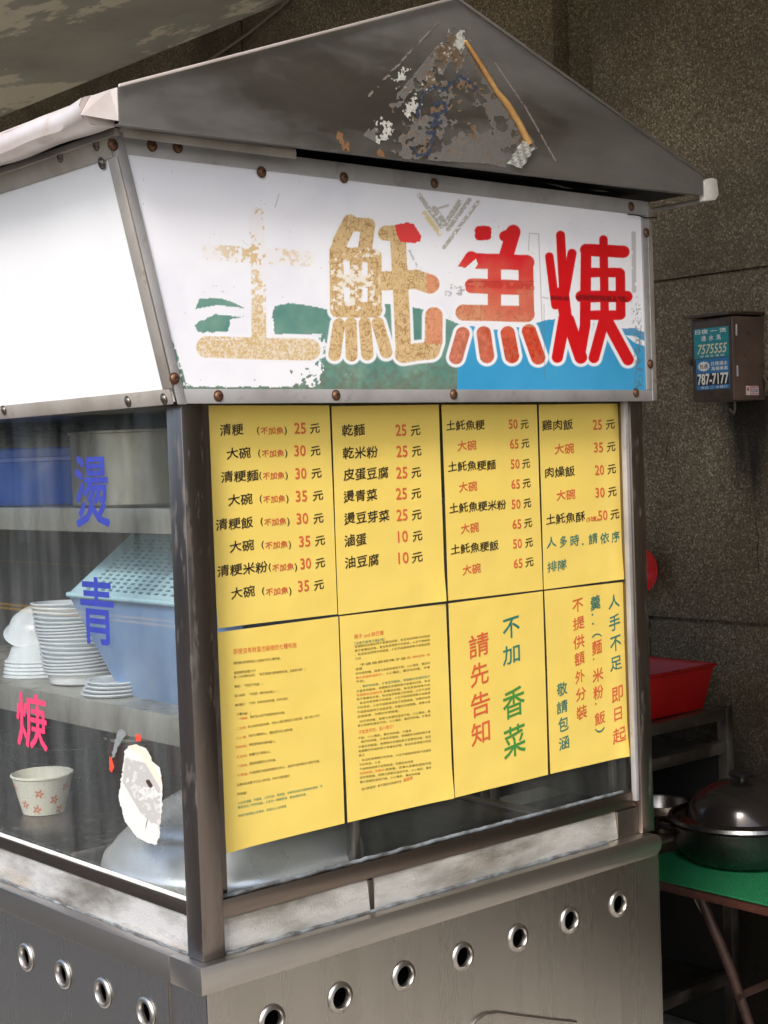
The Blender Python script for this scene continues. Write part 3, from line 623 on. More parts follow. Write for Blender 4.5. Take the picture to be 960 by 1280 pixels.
# screws
scp = [(0, .0022), (.0012, .0024), (.0016, .0036), (.0034, .0032), (.0050, .0022), (.0058, .001), (.0060, .0006), (.0078, .0005), (.0080, 0)]
sf = MB().lathe(scp, (0, 0, 0), (0, -1, 0), 14).mesh('screw', 'rust', smooth=40)
sl_ = MB().lathe(scp, (0, 0, 0), (-1, 0, -.23), 14).mesh('screw', 'screw', smooth=40)
for px_, py_ in ((327, 215), (190, 182), (222, 184), (430, 222), (543, 229), (789, 258)):
    p = at(px_, py_, 'y', YS-.0026); link('screw', sf, ttp, Vector(p)-wloc(ttp))
for px_, py_ in ((273, 495), (567, 493), (795, 491), (420, 494)):
    p = at(px_, py_, 'y', YS-.0024); link('screw', sf, tb, Vector(p)-wloc(tb))
for px_, py_ in ((808, 291), (813, 455), (218, 473), (141, 181)):
    p = at(px_, py_, 'y', YS-.0038); link('screw', sf, ttp if py_ < 300 else tb, Vector(p)-wloc(tb))
def on_panel(px_, py_):                    # pixel -> point of the leaning side panel
    d = FW + R2*(px_-480)/CF - U2*(py_-640)/CF; k = (-.15+.072)/(SZ1-SZ0)
    t = ((-.072-.0027-k*SZ0) + k*CP[2]-CP[0])/(d[0]-k*d[2]); return CP+t*d
for px_, py_, tr in ((75, 196, lt), (120, 181, lt), (127, 204, lc), (5, 513, lb), (160, 502, lb), (205, 499, lb)):
    link('screw', sl_, tr, Vector(on_panel(px_, py_))-wloc(tr))

# --- roof: gable plate, two sheets, eaves
GL, GR, GA = -.169, .978, .404
GZ0, GZ1, GZA = 1.910, 1.954, 2.155
gp = [(GL, YG, GZ0-.001), (GR, YG, GZ0+.011), (GR, YG, GZ1), (GA, YG, GZA), (GL, YG, GZ1)]
gb = MB().prism(gp, (0, .0015, 0)).build('gable_plate', 'gable', cart)
bar((GL-.001, YG-.002, GZ1-.001), (GA, YG-.002, GZA-.001), .004, .003, (0, 0, 1), 'roofsheet', 'gable_trim'); bar((GA+.001, YG-.002, GZA-.001), (GR, YG-.002, GZ1-.001), .004, .003, (0, 0, 1), 'gable', 'gable_trim')
MB().hexa([(GL+.001, YG+.0018, GZ0), (GR-.001, YG+.0018, GZ0+.012), (GR-.001, YG+.016, GZ0+.012), (GL+.001, YG+.016, GZ0), (GL+.001, YG+.0018, GZ0+.0015), (GR-.001, YG+.0018, GZ0+.0135), (GR-.001, YG+.016, GZ0+.0135), (GL+.001, YG+.016, GZ0+.0015)]).build('gable_flange', 'gable', cart)
def slab(x0, z0, x1, z1, t, y0, y1): return MB().hexa([(x0, y0, z0), (x1, y0, z1), (x1, y1, z1), (x0, y1, z0), (x0, y0, z0+t), (x1, y0, z1+t), (x1, y1, z1+t), (x0, y1, z0+t)])
slab(-.172, GZ1-.003, GA, GZA-.003, .002, YG+.002, Y1+.1).build('roof_sheet', 'roofsheet', cart)
slab(GR+.003, GZ1-.003, GA, GZA-.003, .002, YG+.002, Y1+.1).build('roof_sheet', 'roofsheet', cart)
# underside boards from sign box out to the eaves
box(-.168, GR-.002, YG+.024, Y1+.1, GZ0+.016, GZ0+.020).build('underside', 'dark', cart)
# left eave: folded strip with a curled front end
def eave(i, j):
    y = YG+.016+(Y1+.1-YG-.016)*i
    curl = max(0, 1-i*22)
    prof_ = [(-.166, GZ1-.001), (-.196, GZ1-.013), (-.207, GZ1-.020), (-.210, GZ1-.030), (-.207, GZ1-.043), (-.196, GZ1-.048), (-.17, GZ1-.045)]
    k = j*(len(prof_)-1); a = int(min(k, len(prof_)-2)); f = k-a
    x = prof_[a][0]*(1-f)+prof_[a+1][0]*f; z = prof_[a][1]*(1-f)+prof_[a+1][1]*f
    return (x-.004*curl*math.sin(j*3), y, z+.008*curl*math.sin(j*3.1)+.0015*math.sin(y*31))
MB().add([eave(0, j/11) for j in range(12)]+[(-.166, YG+.016, GZ1-.045)], [tuple(range(13))]).build('eave_end', 'roofsheet', cart)
MB().sheet(eave, 120, 12).build('eave_strip', 'roofsheet', cart, smooth=50)
MB().prism([(-.1695, YG+.001, GZ1), (-.178, YG+.004, GZ1-.003), (-.200, YG+.010, GZ1-.012), (-.214, YG+.012, GZ1-.036), (-.1695, YG+.001, GZ0+.004)], (0, .002, 0)).build('eave_tab', 'roofsheet', cart)
box(-.150, .118, YS-.028, YS+.02, 1.9115, 1.9135).build('flashing', 'alu', cart); box(-.150, .118, YS-.0285, YS-.0265, 1.9005, 1.9112).build('flashing', 'alu_left', cart)
MB().box(-.158, -.150, YG+.03, Y1, SZ1-.004, SZ1+.004).build('drip_edge', 'alu_left', cart)
# right gutter end, white
MB().prism([(.982, -.085, 1.912), (1.012, -.085, 1.916), (1.022, -.085, 1.925), (1.018, -.085, 1.952), (1.004, -.085, 1.953), (.982, -.085, 1.946)], (0, .012, 0)).build('gutter_end', 'pvc', cart, bevel=.001)
MB().sheet(lambda i, j: (.981+.033*j, YG+.013+(Y1-YG)*i, 1.914+.006*math.sin(j*3)), 4, 6).build('gutter', 'alu', cart)
# loose bright sheet piece above the sign
MB().sheet(lambda i, j: (.60+.17*i, YS-.020+.028*j, 1.9125+.008*j*(1-i*.4)+.002*math.sin(i*9)), 8, 3).build('loose_flashing', 'steel', cart)
# sticker leftovers on the gable
gx, gz = np.meshgrid(np.linspace(.17, .62, 330), np.linspace(1.913, 2.115, 150)); gy = np.full(gx.shape, YG-.0006)
u, v = pix(gx, gy, gz)
def Z2(*p): return [(400+a/1.714, b/1.714) for a, b in p]
n2 = fbm(u, v, 7, 3); n3 = fbm(u, v, 3, 13); n1 = fbm(u, v, 22, 23)
RGB = np.ones(gx.shape+(3,))*np.array([78, 66, 58.0]); A = np.zeros(gx.shape, bool)
def lay(mk, c, vary=30):
    mk = mk.astype(bool); A[mk] = True; RGB[mk] = (np.array(c, float)+(n3[..., None]-.5)*vary)[mk]
tri = inpoly(u, v, Z2((285, 55), (320, 80), (470, 318), (400, 362), (360, 352), (180, 342), (90, 290)))
lay(tri & (n1*.7+n2*.4 > .50), (104, 100, 96), 14); lay(tri & (n2 > .74), (112, 96, 78), 40)
def st(w_, *ls): return sdf(u, v, [(Z2(*q), w_/1.714) for q in ls])
lay((st(4, ((262, 38), (105, 205))) < 0) & (n2 > .4), (122, 114, 106)); lay((st(3, ((375, 135), (440, 230), (505, 345))) < 0) & (n2 > .3), (128, 120, 112))
blob = st(26, ((300, 80), (270, 120), (290, 140), (240, 180), (215, 230))) + (n2-.5)*26
lay((blob < 0) & (n1 > .46), (104, 88, 70), 60); lay((blob < 2) & (n3 > .72), (186, 184, 176))
blob2 = st(16, ((265, 180), (330, 185), (340, 200)), ((240, 240), (295, 225)), ((220, 330), (240, 280)), ((325, 270), (330, 295))) + (n2-.5)*22
lay((blob2 < -5) & (n3 > .42), (110, 88, 66), 50)
lay((st(12, ((125, 260), (150, 270), (130, 300)), ((300, 75), (300, 95)), ((205, 210), (190, 245)), ((180, 150), (165, 175)))+(n3-.5)*26) < -2, (190, 190, 182), 80)
lay((st(4, ((208, 250), (222, 200), (245, 185), (268, 192), (300, 163), (325, 178), (338, 200)), ((245, 222), (268, 220), (270, 240), (240, 245)), ((262, 238), (238, 272), (258, 262)), ((228, 285), (245, 285), (232, 330), (208, 332), (203, 318)))+(n3-.5)*5) < 0, (52, 60, 76), 30)
lay((st(9, ((42, 290), (45, 300), (60, 318)), ((8, 312), (-8, 318)), ((128, 328), (132, 330)))+(n3-.5)*14) < 0, (126, 92, 62), 40)
painted('sticker_residue', 'painted', gb, gx, gy, gz, RGB, A)
def gpt(*q): return [at(400+a/1.714, b/1.714, 'y', YG-.003) for a, b in q]
MB().tube(gpt((312, 88), (345, 140), (378, 195), (400, 222), (425, 262), (448, 308)), [.003, .0035, .004, .0055, .005, .006], 8).build('dried_adhesive', 'orange', gb, smooth=60)
c_ = gpt((400, 350), (432, 300), (458, 318), (430, 362))
MB().sheet(lambda i, j: Vector(c_[0])*(1-i)*(1-j)+Vector(c_[1])*i*(1-j)+Vector(c_[2])*i*j+Vector(c_[3])*(1-i)*j+Vector((0, -.003*abs(math.sin(9*i+5*j)), 0)), 10, 8).build('foil_scrap', 'foil', gb)

MB().tube([at(a, b, 'y', YB-.002) for a, b in ((586, 1290), (594, 1276), (606, 1268), (622, 1266), (650, 1270), (690, 1275), (720, 1278))], .003, 8).build('pressed_edge', 'ledge', cart, smooth=60)
MB().tube([at(a, b, 'y', YS-.006) for a, b in ((785, 268), (797, 269), (806, 272), (822, 272))], .0011, 6).build('wire_tie', 'wire', cart, smooth=60)
# --- vinyl letters and the torn sticker on the side glass
GX = X0+.0136
def vinyl(body, m, px0, py0, px1, py1, bold, ru=None):
    a, b = at(px0, py0, 'x', GX), at(px1, py1, 'x', GX)
    q, f = fit(body, 0, a[1]-b[1], 0, a[2]-b[2], bold)
    mb = MB(); mb.add([(GX-e, a[1]-s, (a[2]+b[2])/2+t) for s, t, e in q], f)
    return mb.build('vinyl_letter', m, gl)
vinyl('燙', 'vinyl_blue', 92, 570, 138, 660, .024)['label'] = 'blue vinyl character on the side glass, upper'
vinyl('青', 'vinyl_blue', 99, 720, 144, 809, .024)['label'] = 'blue vinyl character on the side glass, lower'
vinyl('焿', 'vinyl_pink', 19, 863, 60, 941, .024)['label'] = 'pink vinyl character on the side glass'
def Z7(*p): return [(a/3.2, 840+b/3.2) for a, b in p]
gy, gz = np.meshgrid(np.linspace(.06, .24, 220), np.linspace(.965, 1.13, 200)); gx = np.full(gy.shape, GX-.0004)
u, v = pix(gx, gy, gz); n2 = fbm(u, v, 6, 41); n3 = fbm(u, v, 2.5, 51); n1 = fbm(u, v, 16, 61)
RGB = np.ones(gx.shape+(3,))*np.array([200, 198, 192.0]); A = np.zeros(gx.shape, bool)
wv = (n3-.5)*3
lay(inpoly(u+wv, v+wv, Z7((497, 318), (512, 296), (545, 288), (585, 305), (603, 335), (608, 355), (640, 382), (650, 450), (648, 560), (640, 640), (640, 660), (625, 694), (590, 685), (545, 660), (500, 600), (472, 500), (488, 400))), (200, 198, 193), 24)
mk = A & (inpoly(u, v, Z7((500, 340), (600, 370), (642, 470), (640, 640), (560, 560), (490, 440)))); RGB[mk & (n1 > .45)] = (166, 164, 160); RGB[mk & (n2 > .62)] = (186, 184, 180)
RGB[A & inpoly(u, v, Z7((500, 300), (545, 288), (600, 330), (645, 440), (640, 462), (560, 330)))] = (206, 194, 176)
RGB[A & (sdf(u, v, [(Z7((592, 438), (602, 455)), 2.6)]) < 0)] = (60, 36, 30); RGB[A & (sdf(u, v, [(Z7((590, 590), (583, 622)), .6)]) < 0)] = (90, 90, 88)
lay(inpoly(u, v, Z7((437, 336), (447, 345), (458, 380), (447, 404), (437, 392))), (240, 66, 40)); lay(inpoly(u, v, Z7((540, 252), (560, 246), (566, 276), (545, 280))), (240, 66, 40))
lay((sdf(u, v, [(Z7((486, 246), (465, 290), (452, 338)), (5.5, 2))])+(n3-.5)*4) < 0, (118, 122, 122))
painted('torn_sticker', 'painted', gl, gx, gy, gz, RGB, A)['label'] = 'torn white sticker remnant with red flecks on the side glass'

# --- interior shelves
S1, S2 = 1.430, 1.134
def shelf(x0, z, lip, m):
    MB().box(x0, .83, .02, Y1-.03, z-.003, z).build('shelf', m, cart)
    MB().box(x0-.003, x0-.0003, .02, Y1-.03, z-lip, z+.003).build('shelf_lip', m, cart, bevel=.0008)
shelf(.050, S1, .034, 'tank'); shelf(.030, S2, .040, 'tank')
for y in (.03, .62, 1.18): box(.82, .835, y, y+.015, .84, PT-.002).build('shelf_post', 'post', cart)


# ================================================================== POSTERS
CURL = {0: (.0, 1.2745, .003), 1: (.4235, 1.275, .0035), 4: (.0, .974, .005), 5: (.424, .974, .003), 7: (.85, .974, .005), 3: (.85, 1.275, .003)}
def paper_y(x, z, k):
    cx, cz, ca = CURL.get(k, (0, 0, 0)); lift = -ca*math.exp(-((x-cx)**2+(z-cz)**2)/.0009) if ca else 0
    return lift + -.0022 - .0011*(.5+.5*math.sin(9*x+k*1.7)*math.cos(7*z+k)) - .0006*math.sin(23*x+11*z+k*2.1)**2
POST = {}
PW, PH = .2096, .2975
def poster(k, col, row, label, dx=0., dz=0.):
    x0 = .2138*col + dx; z1 = (1.5715 if row == 0 else 1.2705) + dz; w_ = PW
    t = thing('menu_poster', label, 'poster', (x0, -.002, z1-PH), 'yellow menu sheets on the cart front')
    sk = (-.0012, .0016, -.0008, .0014, .0018, -.0014, .0010, -.0016)[k]
    MB().sheet(lambda i, j: (x0+w_*i+sk*(j-.5), paper_y(x0+w_*i, z1-PH+PH*j, k), z1-PH+PH*j+sk*.8*(i-.5)), 18, 24).build('paper', 'paper', t, smooth=60)
    POST[k] = (t, {}); return t
poster(0, 0, 0, 'yellow menu sheet top left, clear soups with red bracketed notes and prices', .0, .001)
poster(1, 1, 0, 'yellow menu sheet second from the left in the top row, dry noodles and eggs', -.002, 0)
poster(2, 2, 0, 'yellow menu sheet third in the top row, fish soup dishes priced 50 and 65', .0, .0)
poster(3, 3, 0, 'yellow menu sheet top right, rice dishes and two green lines about queueing')
poster(4, 0, 1, 'yellow sheet bottom left with sparse small print under a red heading')
poster(5, 1, 1, 'yellow sheet second in the bottom row, densely filled with tiny lines of text')
poster(6, 2, 1, 'yellow notice with large upright green and red characters in two columns')
poster(7, 3, 1, 'yellow notice bottom right with four upright columns of green and orange characters')
def ink(k, m, q, f, lift=.0004, dx=0, dz=0):
    if k in (4, 5) or m == 'ink_shadow': key = m
    else: key = (m, len(POST[k][1]))
    d = POST[k][1].setdefault(key, MB())
    d.add([(a+dx, paper_y(a+dx, b+dz, k)-lift-e, b+dz) for a, b, e in q], f)
def line(k, body, pxl, pxr, pyc, ph, m='ink', bold=.010, shadow=True, shear=0.0):
    a, b = at(pxl, pyc, 'y', -.003), at(pxr, pyc, 'y', -.003); c = at((pxl+pxr)/2, pyc, 'y', -.003)
    h = at((pxl+pxr)/2, pyc-ph/2, 'y', -.003)[2]-at((pxl+pxr)/2, pyc+ph/2, 'y', -.003)[2]
    q, f = fit(body, a[0], b[0], c[2], h, bold, shear=shear, slant=0.0 if body.isdigit() or body in '()︵︶' else .15)
    ink(k, m, q, f)
    if shadow: n_ = int(len(q)/(4 if bold else 1)); ink(k, 'ink_shadow', q[:n_], [t for t in f if max(t) < n_], .00015, .0009, -.0008)
def rows(k, ox, oy, s, items):
    for body, xl, xr, yc, h, m in items:
        dig = body.isdigit()
        line(k, body, ox+xl/s, ox+xr/s, oy+yc/s, h/s, m, bold=.014 if not dig else .02)
R_, T_ = 'ink_red', 'ink_teal'
def menu0():
    names = [('清粳', 68, 208, 128, 290, 466, 135, '25', 510, 578, 120, 603, 662, 122), ('大碗', 108, 252, 268, 297, 470, 270, '30', 510, 578, 253, 607, 665, 255),
             ('清粳麵', 75, 298, 405, 303, 473, 402, '30', 517, 583, 388, 612, 672, 388), ('大碗', 118, 262, 543, 305, 478, 540, '35', 520, 588, 522, 621, 682, 520),
             ('清粳飯', 45, 265, 685, 310, 484, 675, '30', 525, 595, 655, 625, 684, 655), ('大碗', 128, 272, 818, 316, 492, 812, '35', 540, 608, 790, 635, 694, 787),
             ('清粳米粉', 53, 352, 955, 358, 528, 945, '30', 548, 612, 922, 637, 694, 920), ('大碗', 136, 278, 1093, 320, 494, 1087, '35', 533, 600, 1055, 628, 688, 1050)]
    it = []
    for nm, a, b, y, c, d, y2, pr, e, f, y3, g, h, y4 in names:
        it += [(nm, a, b, y, 72, 'ink'), ('(', c, c+14, y2, 50, 'ink'), ('不加魚', c+22, d-20, y2, 44, R_), (')', d-14, d, y2, 50, 'ink'), (pr, e, f, y3, 66, R_), ('元', g, h, y4, 62, 'ink')]
    rows(0, 260, 510, 4.744, it)
menu0()
it = []
for nm, a, b, y, pr, c, d, y2, e, f, y3 in (('乾麵', 78, 210, 173, '25', 385, 447, 172, 472, 528, 175), ('乾米粉', 82, 285, 300, '25', 390, 453, 293, 478, 533, 293), ('皮蛋豆腐', 86, 345, 422, '25', 389, 452, 415, 475, 530, 415),
        ('燙青菜', 86, 280, 547, '25', 388, 450, 535, 475, 530, 535), ('燙豆芽菜', 90, 350, 670, '25', 391, 453, 657, 478, 533, 657), ('滷蛋', 92, 217, 800, '10', 398, 456, 780, 482, 537, 778), ('油豆腐', 95, 288, 922, '10', 400, 460, 902, 478, 540, 900)):
    it += [(nm, a, b, y, 72, 'ink'), (pr, c, d, y2, 66, R_), ('元', e, f, y3, 62, 'ink')]
rows(1, 410, 500, 4.573, it)
it = []
for nm, a, b, y, pr, c, d, y2, e, f, y3 in (('土魠魚粳', 85, 320, 155, '50', 470, 525, 148, 543, 592, 150), ('大碗', 155, 270, 280, '65', 477, 530, 270, 548, 597, 268), ('土魠魚粳麵', 95, 388, 405, '50', 481, 537, 393, 553, 602, 392),
        ('大碗', 163, 275, 533, '65', 484, 538, 517, 555, 605, 513), ('土魠魚粳米粉', 103, 453, 655, '50', 486, 542, 640, 560, 608, 635), ('大碗', 174, 286, 787, '65', 492, 546, 763, 564, 614, 757),
        ('土魠魚粳飯', 112, 408, 907, '50', 496, 551, 883, 570, 618, 878), ('大碗', 186, 297, 1040, '65', 501, 555, 1005, 572, 622, 998)):
    it += [(nm, a, b, y, 66, R_ if nm == '大碗' else 'ink'), (pr, c, d, y2, 58, R_), ('元', e, f, y3, 60, 'ink')]
rows(2, 540, 500, 4.921, it)
it = [('(5塊)', 372, 446, 762, 40, R_)]
for nm, a, b, y, pr, c, d, y2, e, f, y3 in (('雞肉飯', 90, 285, 160, '25', 415, 472, 158, 497, 553, 157), ('大碗', 170, 293, 312, '35', 422, 480, 303, 505, 558, 300), ('肉燥飯', 110, 298, 460, '20', 428, 487, 448, 508, 562, 443),
        ('大碗', 183, 302, 607, '30', 430, 490, 592, 512, 566, 588), ('土魠魚酥', 115, 365, 755, '50', 447, 508, 738, 527, 584, 732)):
    it += [(nm, a, b, y, 72, R_ if nm == '大碗' else 'ink'), (pr, c, d, y2, 64, R_), ('元', e, f, y3, 66, 'ink')]
for ch, a, b, y in (('人', 118, 180, 912), ('多', 203, 250, 907), ('時', 272, 328, 897), ('．', 345, 357, 922), ('請', 388, 444, 888), ('依', 460, 518, 884), ('序', 533, 585, 876), ('排', 123, 184, 1066), ('隊', 190, 248, 1056)):
    it.append((ch, a, b, y, 74 if ch != '．' else 12, T_))
rows(3, 660, 500, 5.121, it)
rows(6, 550, 740, 4.92, [('不', 385, 488, 215, 135, T_), ('加', 385, 490, 388, 120, T_), ('香', 385, 520, 680, 195, 'ink_green'), ('菜', 388, 525, 915, 205, 'ink_green'),
     ('請', 175, 300, 328, 155, R_), ('先', 185, 298, 508, 150, R_), ('告', 187, 305, 690, 155, R_), ('知', 190, 305, 870, 145, R_)])
rows(7, 670, 720, 4.925, [('人', 445, 515, 158, 90, T_), ('手', 448, 518, 285, 105, T_), ('不', 455, 523, 412, 100, T_), ('足', 455, 527, 537, 95, T_), ('即', 465, 533, 725, 105, R_), ('日', 480, 527, 848, 90, R_), ('起', 472, 550, 980, 100, R_),
     ('羹', 333, 395, 165, 95, T_), ('．', 340, 350, 238, 12, T_), ('．', 343, 353, 293, 12, T_), ('︵', 342, 402, 365, 25, T_), ('麵', 343, 403, 440, 95, R_), ('．', 349, 358, 512, 12, R_), ('米', 347, 412, 608, 85, R_), ('粉', 352, 413, 715, 90, R_), ('．', 363, 372, 787, 12, R_), ('飯', 360, 425, 875, 85, R_), ('︶', 362, 422, 948, 30, T_),
     ('不', 222, 287, 178, 85, R_), ('提', 225, 297, 290, 85, R_), ('供', 228, 297, 405, 90, R_), ('額', 235, 298, 508, 85, R_), ('外', 240, 298, 618, 85, R_), ('分', 243, 307, 727, 85, R_), ('裝', 247, 313, 838, 90, R_),
     ('敬', 125, 190, 695, 85, T_), ('請', 125, 192, 805, 85, T_), ('包', 135, 198, 912, 90, T_), ('涵', 140, 203, 1028, 85, T_)])
def small(k, ox, oy, s, body, xl, yl, xr, yr, h, m='ink_small', bold=0.0):
    a = at(ox+xl/s, oy+yl/s, 'y', -.003); b = at(ox+xr/s, oy+yr/s, 'y', -.003)
    hh = h/s*(at(ox, oy+30, 'y', -.003)[2]-at(ox, oy+40, 'y', -.003)[2])/10
    q, f = fit(body, a[0], b[0], 0, hh, bold)
    t = (q[:, 0]-a[0])/(b[0]-a[0]); q[:, 1] += a[2]*(1-t)+b[2]*t
    ink(k, 'ink_small' if m == 'ink' else m, q, f)
for body, xl, yl, xr, yr, h, m in (('即使沒有財富也能做的七種布施', 130, 225, 455, 190, 30, R_), ('佛陀開示即使貧窮人也能給予的七種布施。', 130, 285, 372, 258, 15, 'ink'), ('值得我們身體力行！', 132, 335, 245, 322, 15, 'ink'),
        ('有一人向佛陀訴苦：「我不管做什麼事都會失敗，這是為什麼？」', 132, 357, 500, 315, 15, 'ink'), ('佛說：「你從不布施！」', 135, 405, 280, 390, 15, 'ink'), ('這人訴說：「可我是一無所有的窮人！」', 136, 453, 360, 428, 15, 'ink'),
        ('佛陀開示：「不對！即使你沒有財富，也可以給人', 138, 502, 412, 465, 15, 'ink'), ('七種布施！」', 147, 548, 218, 542, 15, 'ink'), ('一和顏施：', 155, 572, 205, 566, 14, R_), ('對於別人給予和顏悅色的布施。', 217, 562, 395, 538, 15, 'ink'),
        ('二言施：', 148, 622, 198, 615, 14, R_), ('向人說好話的布施，存好心做好事說好人說好話，給人信心力行。', 205, 613, 578, 553, 15, 'ink'), ('三心施：', 145, 672, 200, 663, 14, R_), ('為對方著想的心，體貼眾生的心的布施。', 208, 660, 437, 625, 15, 'ink'),
        ('四眼施：', 142, 718, 203, 710, 14, R_), ('用慈愛和氣的眼神看人。', 210, 705, 348, 687, 15, 'ink'), ('五身施：', 145, 768, 203, 760, 14, R_), ('身體力行幫助人。', 210, 757, 323, 740, 15, 'ink'), ('六座施：', 148, 815, 205, 808, 14, R_), ('讓座給需要的人的布施。', 212, 803, 350, 782, 15, 'ink'),
        ('七察施：', 148, 862, 208, 855, 14, R_), ('不用問對方就能察覺對方的心，並給予他所需的方便的布施。', 213, 852, 575, 788, 15, 'ink'), ('如果你能身體力行這七項布施，你命也會跟著好', 148, 913, 420, 865, 15, 'ink'), ('所改變！', 148, 960, 200, 952, 15, 'ink'),
        ('人生的苦難、不順遂、人的付出，常常是，但是用來結好緣開始的善緣，可', 152, 1008, 588, 918, 15, T_), ('實是在化了好的祝福，人生在一場春夢裡，最後還是有情。', 152, 1030, 507, 960, 15, T_), ('得意不是得意人的得意，但是好心人的得意', 153, 1073, 403, 1022, 15, T_)):
    small(4, 260, 760, 4.128, body, xl, yl, xr, yr, h, m)
filler = '老闆教你怎樣和筷子拿著吃好飯，有沒有發現筷子的用途，人生不過是兩根筷子這個道理，你要好好想想看。其實大家都知道但不說，小心慢走，看好你的路，才會走到最後。'
def flr(o, n_): return ''.join(filler[(o+i) % len(filler)] for i in range(n_))
small(5, 420, 760, 4.573, '筷子 and 麻巴羅', 102, 165, 272, 140, 27, R_); small(5, 420, 760, 4.573, '［這是不是筷子最好看］', 105, 203, 280, 178, 17, T_)
yl0 = [222, 245, 268, 291, 325, 350, 376, 400, 422, 450, 477, 500, 523, 546, 571, 597, 622, 650, 674, 745, 768, 795, 820, 845, 873, 897, 922, 946, 971, 996]
ext = {291: 140, 350: 148, 422: 165, 622: 360, 745: 430, 845: 165, 897: 255, 922: 440, 996: 480}
for i, y in enumerate(yl0):
    xr = ext.get(y, 535+i//3); ind = 135 if y in (325, 450, 650) else 105+i*1.1
    dy = (xr-ind)*.148
    m = 'ink'
    if y in (450, 400): m = T_
    n_ = max(2, int((xr-ind)/17))
    if y in (400, 946, 500, 325):
        mid = ind+(xr-ind)*(.35 if y != 325 else .66)
        small(5, 420, 760, 4.573, flr(i*7, max(2, int(n_*.35))), ind, y, mid, y-(mid-ind)*.148, 15, R_ if y != 325 else 'ink'); small(5, 420, 760, 4.573, flr(i*7+9, max(2, int(n_*.6))), mid+5, y-(mid+5-ind)*.148, xr, y-dy, 15, 'ink' if y != 325 else R_)
    else: small(5, 420, 760, 4.573, flr(i*7, n_), ind, y, xr, y-dy, 15, m)
small(5, 420, 760, 4.573, '子若是可怕，別小看它！', 130, 712, 328, 675, 24, R_)
small(5, 420, 760, 4.573, '為什麼是我？要不要是先挑錯先生', 145, 1037, 375, 990, 15, 'ink'); small(5, 420, 760, 4.573, '麗麗筷', 385, 985, 438, 970, 22, R_)
for k, (t, d) in POST.items():
    for m, mb in d.items():
        if isinstance(m, tuple): mb.build('printed_text', m[0], t)
        else: mb.build('small_print' if m != 'ink_shadow' else 'print_shadow', m, t)['kind'] = 'stuff'

# ================================================================== THINGS INSIDE THE CABINET
def lathe_thing(name, label, cat, prof, c, m, n=40, group=None, **k):
    mb = MB().lathe(prof, c, n=n)
    o = mb.build(name, m, origin=c, smooth=45, **k); return tag(o, label, cat, group)
lathe_thing('blue_basin', 'deep blue plastic basin on the upper shelf behind the side glass', 'basin',
            [(0, .002), (.205, .002), (.215, .012), (.236, .078), (.240, .080), (.240, .086), (.246, .088), (.247, .100), (.243, .104), (.236, .103), (.232, .09), (.21, .02), (.2, .01), (0, .01)], (.315, .885, S1), 'blue_plastic', 56)
def tray(x0, x1, y0, y1, z0, z1, t, taper=.008):
    b = MB(); o = [(x0+taper, y0+taper, z0), (x1-taper, y0+taper, z0), (x1-taper, y1-taper, z0), (x0+taper, y1-taper, z0)]; tp = [(x0, y0, z1), (x1, y0, z1), (x1, y1, z1), (x0, y1, z1)]
    oi = [(x0+taper+t, y0+taper+t, z0+t), (x1-taper-t, y0+taper+t, z0+t), (x1-taper-t, y1-taper-t, z0+t), (x0+taper+t, y1-taper-t, z0+t)]; ti = [(x0+t, y0+t, z1), (x1-t, y0+t, z1), (x1-t, y1-t, z1), (x0+t, y1-t, z1)]
    return b.add(o+tp+oi+ti, [(0, 3, 2, 1), (8, 9, 10, 11)] + [(i, (i+1) % 4, 4+(i+1) % 4, 4+i) for i in range(4)] + [(8+i, 12+i, 12+(i+1) % 4, 8+(i+1) % 4) for i in range(4)] + [(4+i, 4+(i+1) % 4, 12+(i+1) % 4, 12+i) for i in range(4)])
tk = thing('steel_pot', 'stained straight sided steel pot beside the blue basin on the upper shelf', 'pot', (.195, .455, S1))
MB().lathe([(0, .001), (.118, .001), (.124, .006), (.125, .118), (.1285, .1195), (.1285, .1225), (.122, .122), (.121, .008), (0, .004)], (.195, .455, S1), n=64).build('wall', 'tank', tk, smooth=45)
for sg in (-1, 1): MB().tube([(.195+.02, .455+sg*.124, S1+.085), (.195+.02, .455+sg*.148, S1+.088), (.195-.03, .455+sg*.148, S1+.088), (.195-.03, .455+sg*.124, S1+.085)], .0035, 8).build('handle', 'steel', tk, smooth=60)

def blob(c, r, seed, n=20, m=14, amp=.35):
    rs = random.Random(seed); ph = [(rs.uniform(2, 9), rs.uniform(2, 9), rs.uniform(0, 6)) for _ in range(6)]; c = Vector(c)
    def f(i, j):
        a, b = 2*math.pi*i, math.pi*j
        k = 1+amp*sum(math.sin(p*a+s)*math.sin(q*b+s) for p, q, s in ph)/3
        return c+Vector((r[0]*k*math.sin(b)*math.cos(a), r[1]*k*math.sin(b)*math.sin(a), r[2]*k*math.cos(b)))
    return MB().sheet(f, n, m)
bg_ = blob((.30, .87, S1+.112), (.15, .19, .03), 4, 60, 30).build('plastic_bag', 'bag', origin=(.34, .9, S1+.09), weld=True); tag(bg_, 'crumpled clear plastic bag heaped in the blue basin', 'bag')

